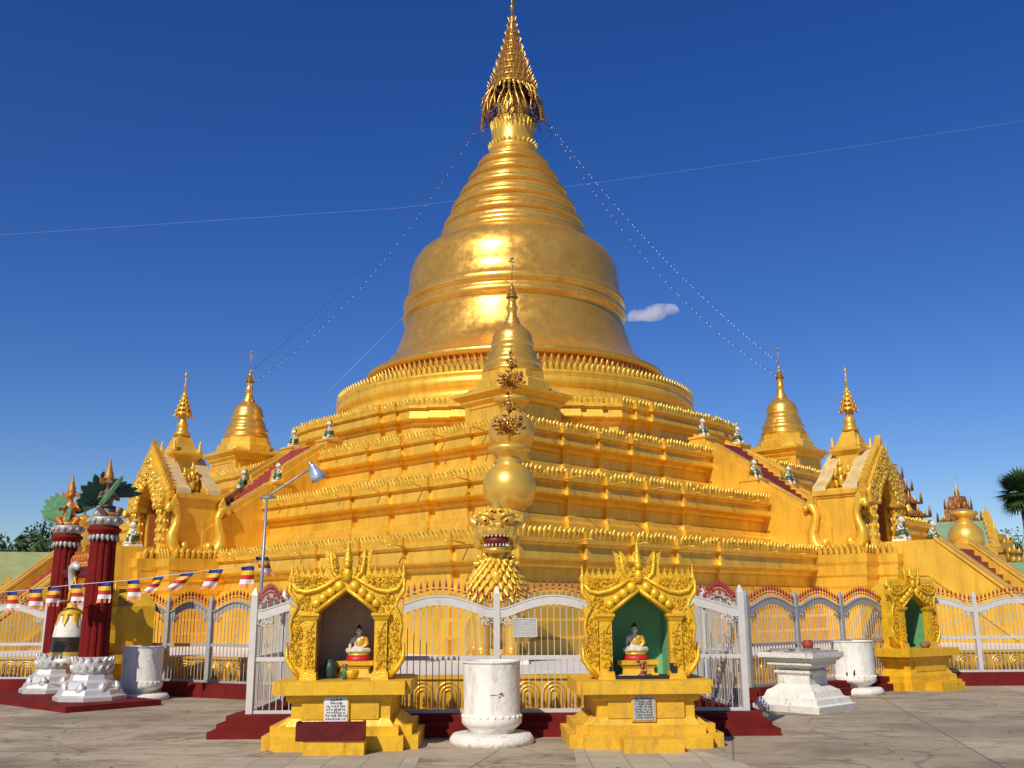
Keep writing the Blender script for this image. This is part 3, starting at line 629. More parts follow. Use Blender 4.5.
def pavilion():
    root = thing('entrance_pavilion', 'ornate golden pavilion with pointed arch and spire, right of the stupa', 'pavilion', (0, 0, 0), 0, 'golden entrance pavilions at the stairs')
    rng = random.Random(11)
    w = MB(); W = 1.42
    w.box(-W, -.62, -.55, .86, 0, 1.9); w.box(.62, W, -.55, .86, 0, 1.9); w.box(-.62, .62, .75, .86, 0, 1.9)
    for sx in (-1, 1):
        for (z0, z1, e) in ((0, .22, .10), (.22, .30, .05), (1.72, 1.80, .05), (1.80, 1.95, .12)):
            a, c = sorted((sx*W, sx*(W+e))); w.box(a, c, -.6, .9, z0, z1)
    w.build('side_wall', GOLD, root)
    r = MB(); r.box(-.61, .61, -.3, .7, 0, .02); r.add([(-.615, -.5, 0), (.615, -.5, 0), (.615, .7, 0), (-.615, .7, 0), (-.615, -.5, 2.3), (.615, -.5, 2.3), (.615, .7, 2.3), (-.615, .7, 2.3)], [(1, 2, 6, 5), (3, 0, 4, 7), (2, 3, 7, 6), (4, 5, 6, 7)])
    r.build('doorway', PORT, root)
    # gable slabs front and back
    def gable(y0, y1, k=1.0):
        pts = [(-1.52, 1.9), (-1.50, 2.02), (-1.20, 2.22), (-.85, 2.56), (-.5, 2.92), (-.2, 3.2), (0, 3.3)]
        return pts+[(-x, z) for x, z in pts[-2::-1]]
    rf = MB()
    for (y0, y1) in ((-.62, -.2), (.46, .86)):
        rf.prism(gable(0, 0)[:], y0, y1)
    rf.prism([(-1.45, 1.88), (-1.4, 2.02), (1.4, 2.02), (1.45, 1.88)], -.22, .48)
    rf.build('gable_roof', WHITEW if False else GOLD2, root)
    for (y0, y1) in ((-.66, -.16), (.42, .90)):
        cap = MB()
        q = gable(0, 0)
        for i in range(len(q)-1):
            (xa, za), (xb, zb) = q[i], q[i+1]
            if xa == xb: continue
            cap.add([(xa, y0, za+.01), (xb, y0, zb+.01), (xb, y1, zb+.01), (xa, y1, za+.01), (xa, y0, za+.09), (xb, y0, zb+.09), (xb, y1, zb+.09), (xa, y1, za+.09)], [(3, 2, 1, 0), (4, 5, 6, 7), (0, 1, 5, 4), (1, 2, 6, 5), (2, 3, 7, 6), (3, 0, 4, 7)])
        cap.build('roof_coping', mat_cop, root)
    # tower and its spire
    t = MB(); sq = lambda s: [(-s, -s+.13), (s, -s+.13), (s, s+.13), (-s, s+.13)]
    t.sweep(sq(.40), [(.05, 2.0), (.05, 2.25), (.02, 2.3), (.0, 3.2), (.08, 3.28), (.16, 3.36), (.16, 3.44), (.02, 3.50), (-.08, 3.72), (-.14, 3.92), (-.22, 4.08)], capt=True)
    for sx, sy in ((-1, -1), (1, -1), (1, 1), (-1, 1)):
        t.lathe([(.07, 3.46), (.09, 3.52), (.05, 3.62), (.06, 3.68), (.0, 3.88)], 8, (sx*.46, .13+sy*.46, 0))
    t.build('tower', GOLD, root)
    s = MB(); s.lathe([(.26, 4.05), (.28, 4.15), (.2, 4.2), (.17, 4.35), (.2, 4.45), (.13, 4.55), (.10, 4.75), (.13, 4.85), (.08, 4.95)], 16, (0, .13, 0))
    for i in range(5):
        rr = .30-.055*i; z = 4.78+.17*i; s.lathe([(rr, z), (rr*1.05, z+.04), (rr*.55, z+.17)], 14, (0, .13, 0), capb=True)
        for k in range(9):
            a = 6.283*k/9; s.ell((rr*1.02*math.cos(a), .13+rr*1.02*math.sin(a), z-.03), (.03, .03, .06), 6, 4)
    s.tube([(0, .13, 5.55), (0, .13, 6.35)], [.05, .012], 6); s.ell((0, .13, 6.2), (.05, .05, .09), 8, 6); s.ell((0, .13, 5.85), (.05, .05, .06), 8, 6)
    s.build('spire', HTI2, root)
    # gilded figures on the side roofs
    for sx in (-1, 1):
        f = MB()
        for i, yy in enumerate((-.08, .13, .36)):
            hh = (.62, .85, .62)[i]; c = (sx*(.82, .95, .82)[i], yy)
            f.ell((c[0], c[1], 2.1+.25*hh), (.10, .10, .26*hh)); f.ell((c[0], c[1], 2.1+.6*hh), (.11, .09, .2*hh)); f.ell((c[0], c[1], 2.1+.88*hh), (.08, .08, .1*hh))
            f.tube([(c[0], c[1]-.1, 2.1+.66*hh), (c[0]+sx*.1, c[1]-.17, 2.1+.5*hh), (c[0]+sx*.05, c[1]-.1, 2.1+.35*hh)], .035, 6); f.tube([(c[0], c[1]+.1, 2.1+.66*hh), (c[0]+sx*.1, c[1]+.17, 2.1+.5*hh), (c[0]+sx*.05, c[1]+.1, 2.1+.35*hh)], .035, 6)
            f.lathe([(.07, 0), (.04, .08), (0, .2)], 8, (c[0], c[1], 2.1+.92*hh))
        f.build('gilded_carving', GOLD2, root)
    # front arch: columns, carved pediment
    for sx in (-1, 1):
        c = MB(); c.lathe([(.30, 0), (.30, .12), (.24, .16), (.24, .26), (.19, .32), (.17, .9), (.165, 1.5), (.2, 1.56), (.2, 1.62), (.27, 1.70), (.27, 1.82), (.2, 1.86)], 12, (sx*.92, -.78, 0), smooth=False)
        for zz in (.45, .75, 1.05, 1.35):
            for k in range(8):
                a = 6.283*k/8; c.ell((sx*.92+.18*math.cos(a), -.78+.18*math.sin(a), zz), (.05, .05, .09), 6, 4)
        c.build('column', GOLD2, root)
    ar = [(-.60, 1.45), (-.54, 1.7), (-.42, 1.95), (-.24, 2.16), (0, 2.4)]; ar = ar+[(-x, z) for x, z in ar[-2::-1]]
    out = [(1.22, 1.5), (1.30, 1.85), (1.22, 2.1), (.94, 2.42), (.68, 2.72), (.42, 3.02), (.2, 3.25), (0, 3.45)]; out = out+[(-x, z) for x, z in out[-2::-1]]
    ped = MB(); n = 14
    # band between arch and outline, split left/right so no hole is needed
    for sx in (-1, 1):
        a = [(sx*abs(x), z) for x, z in ar[:5]]; o_ = [(sx*abs(x), z) for x, z in out[:8]]
        ped.prism(a+o_[::-1], -.98, -.60)
    for sx in (-1, 1):
        for i in range(7):
            (xa, za), (xb, zb) = out[i], out[i+1]
            for q in (.25, .75):
                x, z = xa+(xb-xa)*q, za+(zb-za)*q
                flame(ped, sx*x, -.8, z-.06, .22, .42-.02*i, .16, sx*(.75-.08*i))
        for q in range(7):
            f = q/6; i = min(3, int(f*4)); fr = f*4-i; x = ar[i][0]+(ar[i+1][0]-ar[i][0])*fr; z = ar[i][1]+(ar[i+1][1]-ar[i][1])*fr
            ped.ell((-sx*x*1.18, -.98, z+.12), (.1, .08, .1), 8, 6)
        relief(ped, [(sx*.62, 1.55), (sx*1.28, 1.55), (sx*1.2, 2.1), (sx*.4, 2.95), (0, 3.3), (0, 2.45), (sx*.4, 2.0)], -.98, .17, .085, rng)
        ped.lathe([(.1, 0), (.14, .1), (.06, .25), (.0, .5)], 8, (sx*1.24, -.8, 1.95))
    flame(ped, 0, -.8, 3.32, .26, .5, .2)
    ped.build('arch_pediment', GOLD2, root)
    # big scrolls at the foot of the side walls
    for sx in (-1, 1):
        for (yb, d) in ((-.75, -1), (.95, 1)):
            s = MB(); x = sx*(W+.18)
            pth = [(x, yb-d*.44, .22), (x, yb-d*.34, .10), (x, yb-d*.16, .12), (x, yb-d*.02, .32), (x, yb-d*.0, .62), (x, yb-d*.12, .92), (x, yb-d*.16, 1.2), (x, yb-d*.04, 1.46), (x, yb+d*.16, 1.52), (x, yb+d*.22, 1.36)]
            s.tube(pth, [.10, .15, .20, .20, .17, .13, .12, .14, .13, .09], 8)
            s.ell((x, yb-d*.42, .26), (.16, .14, .16)); s.ell((x, yb+d*.18, 1.42), (.14, .12, .12)); flame(s, 0, 0, 0, .2, .4, .15); 
            i = len(s.v)-18; s.xf(i, Matrix.Translation((x, yb-d*.02, 1.5)) @ Matrix.Rotation(R_(90), 4, 'Z'))
            s.build('scroll', GOLD2, root)
    return root
mat_cop = mat('weathered_coping', (.66, .46, .16), .6, .15, .25, 4, .3, 20, stain=(.50, .44, .36), stain_lo=.45, stain_hi=.62, stain_scale=(1, 1, 1), stain_amt=.7)
HTI2 = mat('bright_filigree', (.68, .38, .05), .38, .5, .25, 8, .1, 30)
pv = pavilion(); pv.location = sw(1, 16.25, 0, 3.44); pv.rotation_euler = (0, 0, R_(45))
dup(pv, None, sw(-1, 16.25, 0, 3.44), R_(-45), 'ornate golden pavilion with pointed arch and spire, left of the stupa')

FG = 'green and white guardian figures on the stairs'
for side, sd_ in ((-1, 'left'), (1, 'right')):
    rz = R_(45*side)
    for t, wh in ((-1.18, 'near'), (1.18, 'far')):
        statue('guardian_figure', f'white and green kneeling figure at the top of the {sd_} stair, on its {wh} rail', 'statue', .84, None, sw(side, 10.95, t, 7.82), rz, FG, t > 0)
        statue('guardian_figure', f'white and green kneeling figure halfway up the {sd_} stair, on its {wh} rail', 'statue', .84, None, sw(side, 13.0, t, 6.05), rz, FG, t > 0)
        statue('guardian_figure', f'white and green squatting figure beside the {sd_} pavilion arch, on its {wh} side', 'statue', .94, None, sw(side, 18.05, t*1.02, 3.62), rz, FG, t < 0)

# ------------------------------------------------------------------ platform round the terraces with its gilded low wall
PF = .65
plat = [(-2.9, 16.0), (2.5, 16.0), (3.2, 19.7), (7.0, 23.6), (22, 24.5), (34, 44), (20, 66), (-20, 66), (-34, 44), (-22, 24.5), (-7.4, 23.4), (-3.8, 21.4)]
p = MB(); p.sweep(plat, [(0, -.05), (0, PF)], capt=True); tag(p.build('platform', FLOORW), kind='structure')
w = MB(); lw = thing('low_wall', 'low gilded wall with moulded arches along the platform behind the fence', 'wall', (0, 0, 0))
seg = [(plat[9], plat[10]), (plat[10], plat[11]), (plat[11], plat[0]), (plat[0], plat[1]), (plat[1], plat[2]), (plat[2], plat[3]), (plat[3], plat[4])]
am = MB()
for a, b in seg:
    a, b = Vector(a), Vector(b); d = (b-a).normalized(); nv = Vector((d.y, -d.x)); L = (b-a).length
    T = Matrix.Translation((a.x, a.y, 0)) @ Matrix(((d.x, -nv.x, 0, 0), (d.y, -nv.y, 0, 0), (0, 0, 1, 0), (0, 0, 0, 1)))
    i = len(w.v); w.box(-.02, L+.02, -.08, .10, 0, .60); w.box(-.04, L+.04, -.12, .12, .60, .655); w.box(-.04, L+.04, -.14, .0, 0, .16); w.xf(i, T)
    nn = max(1, round(min(L, 14)/.42)); i = len(am.v)
    for k in range(nn):
        c = (k+.5)*min(L, 14)/nn if (a-Vector(plat[9])).length > .01 else L-(k+.5)*min(L, 14)/nn
        for r in (.175, .115, .06):
            am.tube([(c-r, -.085, .18)]+arc((c, .38), r, 180, 0, 8, y=-.085)+[(c+r, -.085, .18)], .020, 5)
    am.xf(i, T)
w.build('wall_core', GOLD, lw); am.build('arch_moulding', SHINY, lw)

# ------------------------------------------------------------------ fences
FID = [0]
def fence(label, pts, pick=.092, plinth=3, ends=(True, True), IRON=IRON, BARS=BARS):
    FID[0] += 1
    root = thing('iron_fence', label, 'fence', (pts[0][0], pts[0][1], 0)); o = Vector(pts[0])
    pl = MB(); B0, MID, TR, PK = .29, 1.0, 1.66, 1.84
    P = [Vector(q)-o for q in pts]
    for i, q in enumerate(P):
        if (i == 0 and not ends[0]) or (i == len(P)-1 and not ends[1]): continue
        m = MB(); m.box(-.045, .045, -.045, .045, B0-.02, 1.88); m.frust(.045, 1.88, .012, 1.98); ob = m.build('post', IRON, root); ob.location = (q.x, q.y, 0)
        a = P[max(i-1, 0)]; c = P[min(i+1, len(P)-1)]; ob.rotation_euler = (0, 0, math.atan2((c-a).y, (c-a).x))
    for i in range(len(P)-1):
        a, b = P[i], P[i+1]; d = (b-a).normalized(); nv = Vector((d.y, -d.x)); L = (b-a).length
        T = Matrix.Translation((a.x, a.y, 0)) @ Matrix(((d.x, -nv.x, 0, 0), (d.y, -nv.y, 0, 0), (0, 0, 1, 0), (0, 0, 0, 1)))
        i0 = len(pl.v)
        for s_ in range(plinth):
            e_ = .0023*i+.0107*FID[0]; pl.box(-.06-e_, L+.06+e_, -.10-.13*(plinth-s_)-e_, .16+e_-.03*s_, -.02, (s_+1)*.262/plinth+e_*.2)
        pl.xf(i0, T)
        r = MB()
        for z, h in ((B0, .05), (MID, .06)): r.box(.045, L-.045, -.02, .02, z-h/2, z+h/2)
        r.xf(0, T); r.build('rail', IRON, root)
        z_of = lambda x: TR+(PK-TR)*math.sin(math.pi*min(1, max(0, (x/L-.06)/.88)))**1.15
        ab = MB(); N = 22; up = [(.045+(L-.09)*k/N, z_of(.045+(L-.09)*k/N)) for k in range(N+1)]
        ab.prism(up+[(x, z-.115) for x, z in up[::-1]], -.028, -.014)
        ab.prism([(x, z+.022) for x, z in up]+[(x, z) for x, z in up[::-1]], -.036, .02)
        for e, sg in ((.05, 1), (L-.05, -1)):        # filigree at the foot of each arch
            for (u, v_, rr) in ((.06, -.05, .035), (.14, -.06, .035), (.08, -.12, .028), (.20, -.075, .028), (.14, -.125, .02), (.03, -.1, .025)):
                ab.tube(arc((e+sg*u, z_of(e)-.06+v_), rr, 0, 330, 8, y=-.02), .010, 4)
        ab.xf(0, T); ab.build('arch_band', IRON, root)
        pk = MB(); tip = MB(); n = max(2, round(L/pick))
        for k in range(1, n):
            x = L*k/n; zt = z_of(x)+.145
            pk.box(x-.0062, x+.0062, -.0062, .0062, B0, zt)
            tip.frust(.007, zt-.01, .018, zt+.025, x, 0); tip.frust(.018, zt+.025, .002, zt+.105, x, 0); tip.box(x-.026, x+.026, -.009, .009, zt-.05, zt-.028)
        pk.xf(0, T); tip.xf(0, T)
        pp = pk.build('picket_panel', BARS, root, fix=False); tip.build('spear_tips', REDT, pp, fix=False)
    pl.build('plinth', REDP, root)
    return root
fence('white iron fence with low arches straight ahead between the two yellow shrines', [(-3.68, 14.15), (-1.86, 14.15), (-.24, 14.15), (1.38, 14.15), (3.22, 14.15)])
fence('iron fence running back from the right gate post, seen almost edge on', [(3.20, 14.25), (3.08, 16.2), (3.12, 18.15), (4.2, 18.15)], ends=(False, False), plinth=2)
fence('grey iron fence with three arches behind the white altar and right tub', [(4.25, 18.2), (5.45, 19.25), (6.65, 20.25), (7.9, 21.3)], plinth=2, ends=(True, False), IRON=GREYI)
fence('white iron fence at far right beyond the small yellow shrine', [(8.4, 22.0), (10.17, 22.0), (12.0, 22.0), (13.8, 22.0)], plinth=1)
fence('iron fence running back from the left gate post, seen almost edge on', [(-3.70, 14.25), (-3.72, 16.1), (-3.85, 17.9), (-4.0, 19.65), (-4.95, 19.70)], ends=(False, False), plinth=2)
fence('grey iron fence with arches behind the left white tub and flags', [(-5.0, 19.75), (-6.17, 20.35), (-7.25, 20.95), (-8.4, 21.55)], plinth=2, IRON=GREYI)
fence('white iron fence at far left behind the red columns', [(-13.6, 22.0), (-11.9, 21.9), (-10.2, 21.8), (-8.5, 21.7)], plinth=1)
for k, (xs, lab, x0) in enumerate((((-4.1, -3.0), 'red stepped block under the left gate post', -3.9), ((2.5, 3.55), 'red stepped block under the right gate post', 3.4))):
    b = MB()
    for i in range(3): b.box(xs[0]+(.09*i if k == 0 else 0), xs[1]-(.09*i if k else 0), 13.62+.12*i, 14.40, .09*i-.02, .09*(i+1)+.002)
    tag(b.build('step_block', REDP), lab, 'steps')
# small notice on the centre fence
nb = thing('notice_board', 'small grey notice board hung on the fence right of the centre post', 'sign', (.16, 14.10, 1.41))
b = MB(); b.box(-.17, .17, -.02, .0, -.13, .13); b.box(-.02, .02, 0, .05, -.1, .1); b.build('panel', PLAQG, nb)
def script(mb, w, h, rows, y, seed, head=1, r=.35):
    # rows of small round letters like the Burmese hand on the photo's plaques
    rng = random.Random(seed); rh = h/rows
    for i in range(rows):
        z = h/2-rh*(i+.5); ww = w*(.55 if i < head else rng.uniform(.86, 1)); x = -ww/2
        while x < ww/2-rh*.3:
            q = rh*.30; a0 = rng.choice((0, 60, 120, 200, 300)); sp = rng.choice((250, 300, 360, 200))
            mb.tube(arc((x+q, z), q*.8, a0, a0+sp, 6, y=y), q*r*.6, 4, False)
            if rng.random() < .35: mb.tube([(x+q*2, y, z+q), (x+q*2, y, z-q*1.3)], q*r*.5, 4, False)
            if rng.random() < .3: mb.tube(arc((x+q, z+q*1.5), q*.4, 0, 300, 5, y=y), q*r*.5, 4, False)
            x += q*rng.choice((2.1, 2.1, 2.6, 3.4))
s = MB(); script(s, .29, .22, 6, -.021, 4); s.build('lettering', PLAQ, nb)
b = MB()
for z in (-.128, .116): b.box(-.17, .17, -.026, -.019, z, z+.012)
for x in (-.17, .158): b.box(x, x+.012, -.0262, -.019, -.128, .128)
b.build('frame', IRON, nb)

# ------------------------------------------------------------------ the lion guardian (chinthe) behind the fence
def headscale(mb, i0=0):
    for i in range(i0, len(mb.v)):
        x, y, z = mb.v[i]
        if z > 2.06:
            f = 1+.17*min(1, (z-2.06)/.2); mb.v[i] = (x*f, -.1+(y+.1)*f, 2.30+(z-2.30)*min(f, 1.08))
li = thing('lion_statue', 'golden guardian lion statue with open red mouth standing upright behind the centre fence', 'statue', (-.33, 19.7, PF))
b = MB()
b.ell((0, .0, 1.42), (.46, .42, .62)); b.ell((0, .45, 1.2), (.44, .62, .55)); b.ell((0, 1.0, .75), (.50, .55, .55))
for s_ in (-1, 1):
    b.tube([(s_*.28, -.08, 1.3), (s_*.31, -.15, .8), (s_*.29, -.14, .35), (s_*.29, -.16, .08)], [.22, .18, .15, .16], 12)
    b.ell((s_*.29, -.32, .12), (.17, .27, .12)); b.ell((s_*.46, .85, .5), (.22, .42, .42)); b.ell((s_*.50, .45, .13), (.16, .36, .13))
b.ell((0, -.1, 2.05), (.30, .30, .42))
b.ell((0, -.12, 2.56), (.36, .37, .34)); b.ell((0, -.40, 2.50), (.29, .24, .13)); b.ell((0, -.52, 2.60), (.13, .12, .09)); b.ell((0, -.36, 2.15), (.25, .25, .085)); b.ell((0, -.2, 2.25), (.26, .15, .16))
for s_ in (-1, 1):
    b.ell((s_*.24, -.33, 2.47), (.12, .2, .14)); b.ell((s_*.19, -.40, 2.72), (.13, .10, .09)); b.ell((s_*.06, -.62, 2.60), (.055, .05, .05))
    b.tube([(s_*.33, -.05, 2.65), (s_*.42, -.02, 2.72), (s_*.47, .0, 2.86)], [.10, .09, .02], 8)
    b.ell((s_*.31, -.18, 2.33), (.09, .16, .16))
b.tube([(0, -.2, 2.85), (0, -.16, 2.98), (0, -.12, 3.1)], [.16, .09, .015], 8)
headscale(b); remesh(b, 'body', SHINY, li, .026, 2)
m = MB()
for row in range(7):            # flame-shaped mane locks over the chest, overlapping like scales
    f = row/6; z = 2.06-.70*f; rx = .26+.28*math.sin(f*1.5); ry = .37+.15*f; n = 10
    for k in range(n):
        a = R_(-180+180*(k+.5+.5*(row % 2))/n); x, y = rx*math.cos(a), -.02+ry*math.sin(a)
        i0 = len(m.v); m.petal((0, 0, 0), 0, -1, .17+.07*f, .21, .085, .55)
        m.xf(i0, Matrix.Translation((x, y, z)) @ Matrix.Rotation(a+math.pi/2, 4, 'Z') @ Matrix.Rotation(math.pi, 4, 'Y'))
for s_ in (-1, 1):               # curled whisker locks beside the chin
    for j in range(3):
        m.tube(arc((s_*(.16+.11*j), 2.02-.03*j), .075, 90, 90+s_*250, 9, y=-.40+.06*j), [.05]*9+[.015], 7)
m.ell((0, -.55, 1.62), (.10, .06, .13), 10, 8)
m.build('mane', GOLD2, li)
m = MB(); m.ell((0, -.37, 2.33), (.215, .21, .10), 14, 8); headscale(m); m.build('mouth', MOUTH, li)
m = MB()
for k in range(9):
    a = R_(-160+140*k/8); m.frust(.014, 2.42, .005, 2.385, .235*math.cos(a), -.38+.225*math.sin(a)); m.frust(.013, 2.225, .005, 2.265, .21*math.cos(a), -.38+.225*math.sin(a))
headscale(m); m.build('teeth', WHITE, li)
for s_ in (-1, 1):
    m = MB(); m.ell((s_*.18, -.485, 2.685), (.065, .045, .055), 10, 8); headscale(m); e = m.build('eye', GOLD2, li)
    m = MB(); m.ell((s_*.18, -.525, 2.68), (.026, .016, .03), 8, 6); headscale(m); m.build('pupil', BLACK, e)
    m = MB(); m.tube([(s_*.05, -.50, 2.74), (s_*.14, -.50, 2.80), (s_*.26, -.44, 2.80), (s_*.33, -.32, 2.74)], [.03, .04, .035, .01], 6)
    for j in range(4): m.tube(arc((s_*(.07+.09*j), 2.86-.012*j*j), .045, 0, 300, 7, y=-.34+.03*j), [.026]*8, 6)
    headscale(m); m.build('brow', GOLD2, li)
m = MB(); m.tube([(0, 1.3, .5), (0, 1.65, .9), (0, 1.6, 1.5), (0, 1.35, 1.8)], [.09, .09, .11, .03], 8); m.build('tail', SHINY, li)
m = MB(); m.box(-.62, .62, -.65, 1.7, 0, .07); m.build('slab', WHITE, li)

# ------------------------------------------------------------------ yellow shrines with seated Buddhas
def shrine(label, loc, rz, lining, worn=False, plaque=None, simple=False, seed=1, recess=True):
    root = thing('yellow_shrine', label, 'shrine', loc, rz); rng = random.Random(seed); Y = YELW if worn else YEL
    b = MB()
    for (hw, d0, d1, z0, hw2, e0, z1) in ((.83, 0, 1.6, -.01, .83, 0, .17), (1.01, .16, 1.5, -.01, 1.01, .16, .165), (.76, .07, 1.53, .1, 0, 0, .28), (.92, .22, 1.44, .1, 0, 0, .275)):
        b.box(-hw, hw, d0, d1, z0, z1)
    b.frust(.82, .27, .70, .365, 0, .82, .60, .52); b.frust(.70, .275, .63, .37, 0, .80, .70, .66)
    b.box(-.64, .64, .16, 1.42, .36, .60); b.box(-.50, .50, .12, 1.46, .36, .60)
    b.box(-.70, .70, .08, 1.5, .60, .66); b.frust(.68, .56, .70, .60, 0, .79, .63, .71)
    b.box(-.84, .84, .0, 1.56, .66, .82); b.box(-.90, .90, .16, 1.42, .655, .817)
    b.build('base', Y, root)
    b = MB(); b.box(-.38, .38, -.36, 0.01, -.01, .16); b.build('step', Y, root)
    # body: three walls and a small gable roof, y from .42 to 1.25
    b = MB(); y0, y1 = .46, 1.30
    b.box(-.60, -.44, y0, y1, .82, 1.66); b.box(.44, .60, y0, y1, .82, 1.66); b.box(-.44, .44, y1-.12, y1, .82, 1.66)
    b.prism([(-.60, 1.66), (-.44, 1.66), (0, 1.98), (.44, 1.66), (.60, 1.66), (.60, 1.78), (0, 2.16), (-.60, 1.78)], y0, y1)
    b.prism([(-.44, 1.66), (.44, 1.66), (0, 1.98)], y1-.12, y1)
    b.build('body', Y, root)
    b = MB(); e = .004
    b.add([(-.44+e, y0, .822), (.44-e, y0, .822), (.44-e, y1-.12-e, .822), (-.44+e, y1-.12-e, .822), (-.44+e, y0, 1.66), (.44-e, y0, 1.66), (.44-e, y1-.12-e, 1.66), (-.44+e, y1-.12-e, 1.66), (0, y0, 1.98-e), (0, y1-.12-e, 1.98-e)],
          [(0, 1, 2, 3), (0, 3, 7, 4), (2, 1, 5, 6), (3, 2, 6, 9, 7), (4, 7, 9, 8), (6, 5, 8, 9)])
    b.build('niche_lining', lining, root, fix=False)
    # front frame
    yf = .38
    for sx in (-1, 1):
        c = MB(); c.box(sx*.475-.085, sx*.475+.085, yf-.04, yf+.10, .92, 1.56); c.frust(.115, .82, .10, .92, sx*.475, yf+.03, .10, .09)
        c.frust(.09, 1.56, .125, 1.62, sx*.475, yf+.03, .08, .11); c.box(sx*.475-.125, sx*.475+.125, yf-.09, yf+.12, 1.62, 1.655)
        c.prism([(sx*.475-.06, 1.54), (sx*.475, 1.42), (sx*.475+.06, 1.54)], yf-.06, yf-.03)
        relief(c, [(sx*.475-.055, .96), (sx*.475+.055, .96), (sx*.475+.055, 1.44), (sx*.475-.055, 1.44)], yf-.04, .052, .025, rng)
        c.build('column', YCARV, root)
        wpol = [(.57, .83), (.62, .83), (.72, .95), (.80, 1.05), (.79, 1.28), (.755, 1.12), (.74, 1.30), (.765, 1.45), (.745, 1.62), (.77, 1.78), (.70, 1.72), (.57, 1.66)]
        wp = MB(); wp.prism([(sx*x, z) for x, z in wpol], yf+.01, yf+.12)
        wp.tube([(sx*x, yf, z) for x, z in ((.60, .86), (.70, .96), (.775, 1.08), (.785, 1.24))], [.03, .035, .03, .012], 6)
        wp.tube([(sx*x, yf, z) for x, z in ((.73, 1.2), (.725, 1.35), (.75, 1.48), (.73, 1.6), (.66, 1.74), (.70, 1.84), (.775, 1.93), (.775, 2.1))], [.015, .02, .022, .022, .03, .03, .03, .02], 6)
        relief(wp, [(sx*x, z) for x, z in ((.58, .98), (.73, 1.08), (.71, 1.6), (.58, 1.64))], yf+.01, .062, .030, rng)
        wp.build('carved_wing', YCARV, root)
    p = MB()
    for sx in (-1, 1):
        pol = [(0, 1.93), (.39, 1.645), (.59, 1.655), (.66, 1.75), (.77, 1.92), (.775, 2.14), (.70, 2.10), (.24, 2.12), (.22, 2.26), (.24, 2.48), (.17, 2.40), (.12, 2.22), (0, 2.30)]
        p.prism([(sx*x, z) for x, z in pol], yf, yf+.13)
        p.tube([(sx*.42, yf-.03, 1.66), (0, yf-.03, 1.965)], .030, 6)
        for (x, z, r) in ((.40, 1.775, .058), (.315, 1.845, .064), (.215, 1.915, .068), (.105, 1.99, .078)): p.ell((sx*x, yf-.02, z), (r, r*.8, r), 12, 8)
        p.tube([(sx*x, yf-.015, z) for x, z in ((.12, 2.10), (.25, 2.02), (.40, 1.95), (.55, 1.92), (.68, 1.95), (.75, 2.04))], [.02, .028, .032, .032, .03, .015], 6)
        relief(p, [(sx*x, z) for x, z in ((.26, 2.05), (.5, 1.96), (.72, 2.02), (.72, 2.12), (.26, 2.12))], yf, .055, .028, rng)
        relief(p, [(sx*x, z) for x, z in ((.44, 1.68), (.58, 1.68), (.66, 1.82), (.6, 1.9), (.48, 1.86))], yf, .06, .03, rng)
        for k in range(6): flame(p, sx*(.29+.082*k), yf+.06, 2.09, .075, .155+.012*(k % 2), .07)
        p.lathe([(.04, 0), (.045, .06), (.02, .12), (.0, .26)], 8, (sx*.762, yf+.06, 2.06))
        p.tube([(sx*x, yf, z) for x, z in ((.05, 2.12), (.13, 2.10), (.20, 2.18), (.22, 2.32), (.235, 2.46))], [.02, .03, .035, .03, .012], 6)
        relief(p, [(sx*x, z) for x, z in ((.10, 2.16), (.19, 2.16), (.21, 2.36), (.14, 2.36))], yf, .055, .028, rng)
        for k in range(4): flame(p, sx*(.225+.012*k), yf+.06, 2.16+.075*k, .06, .12, .06, sx*.7)
    p.ell((0, yf-.02, 2.14), (.06, .05, .09)); p.ell((0, yf-.02, 2.27), (.05, .05, .055)); p.lathe([(.06, 0), (.065, .05), (.045, .09), (.05, .13), (.025, .18), (.03, .22), (0, .36)], 10, (0, yf+.03, 2.28))
    relief(p, [(-.1, 2.03), (.1, 2.03), (.12, 2.2), (-.12, 2.2)], yf-.0, .06, .03, rng)
    p.build('pediment', YCARV, root)
    if plaque:
        px, pw, ph, pm, rows, hd = plaque
        q = MB(); q.box(px-pw/2-.018, px+pw/2+.018, .085, .115, .485-ph/2-.018, .485+ph/2+.018); fr = q.build('plaque_frame', YEL, root)
        q = MB(); q.box(px-pw/2, px+pw/2, .075, .084, .485-ph/2, .485+ph/2); q.build('plaque', pm, fr)
        q = MB(); i = 0; script(q, pw*.88, ph*.9, rows, .0, seed, hd, .55); q.xf(0, Matrix.Translation((px, .073, .485))); q.build('lettering', INK, fr)
    return root
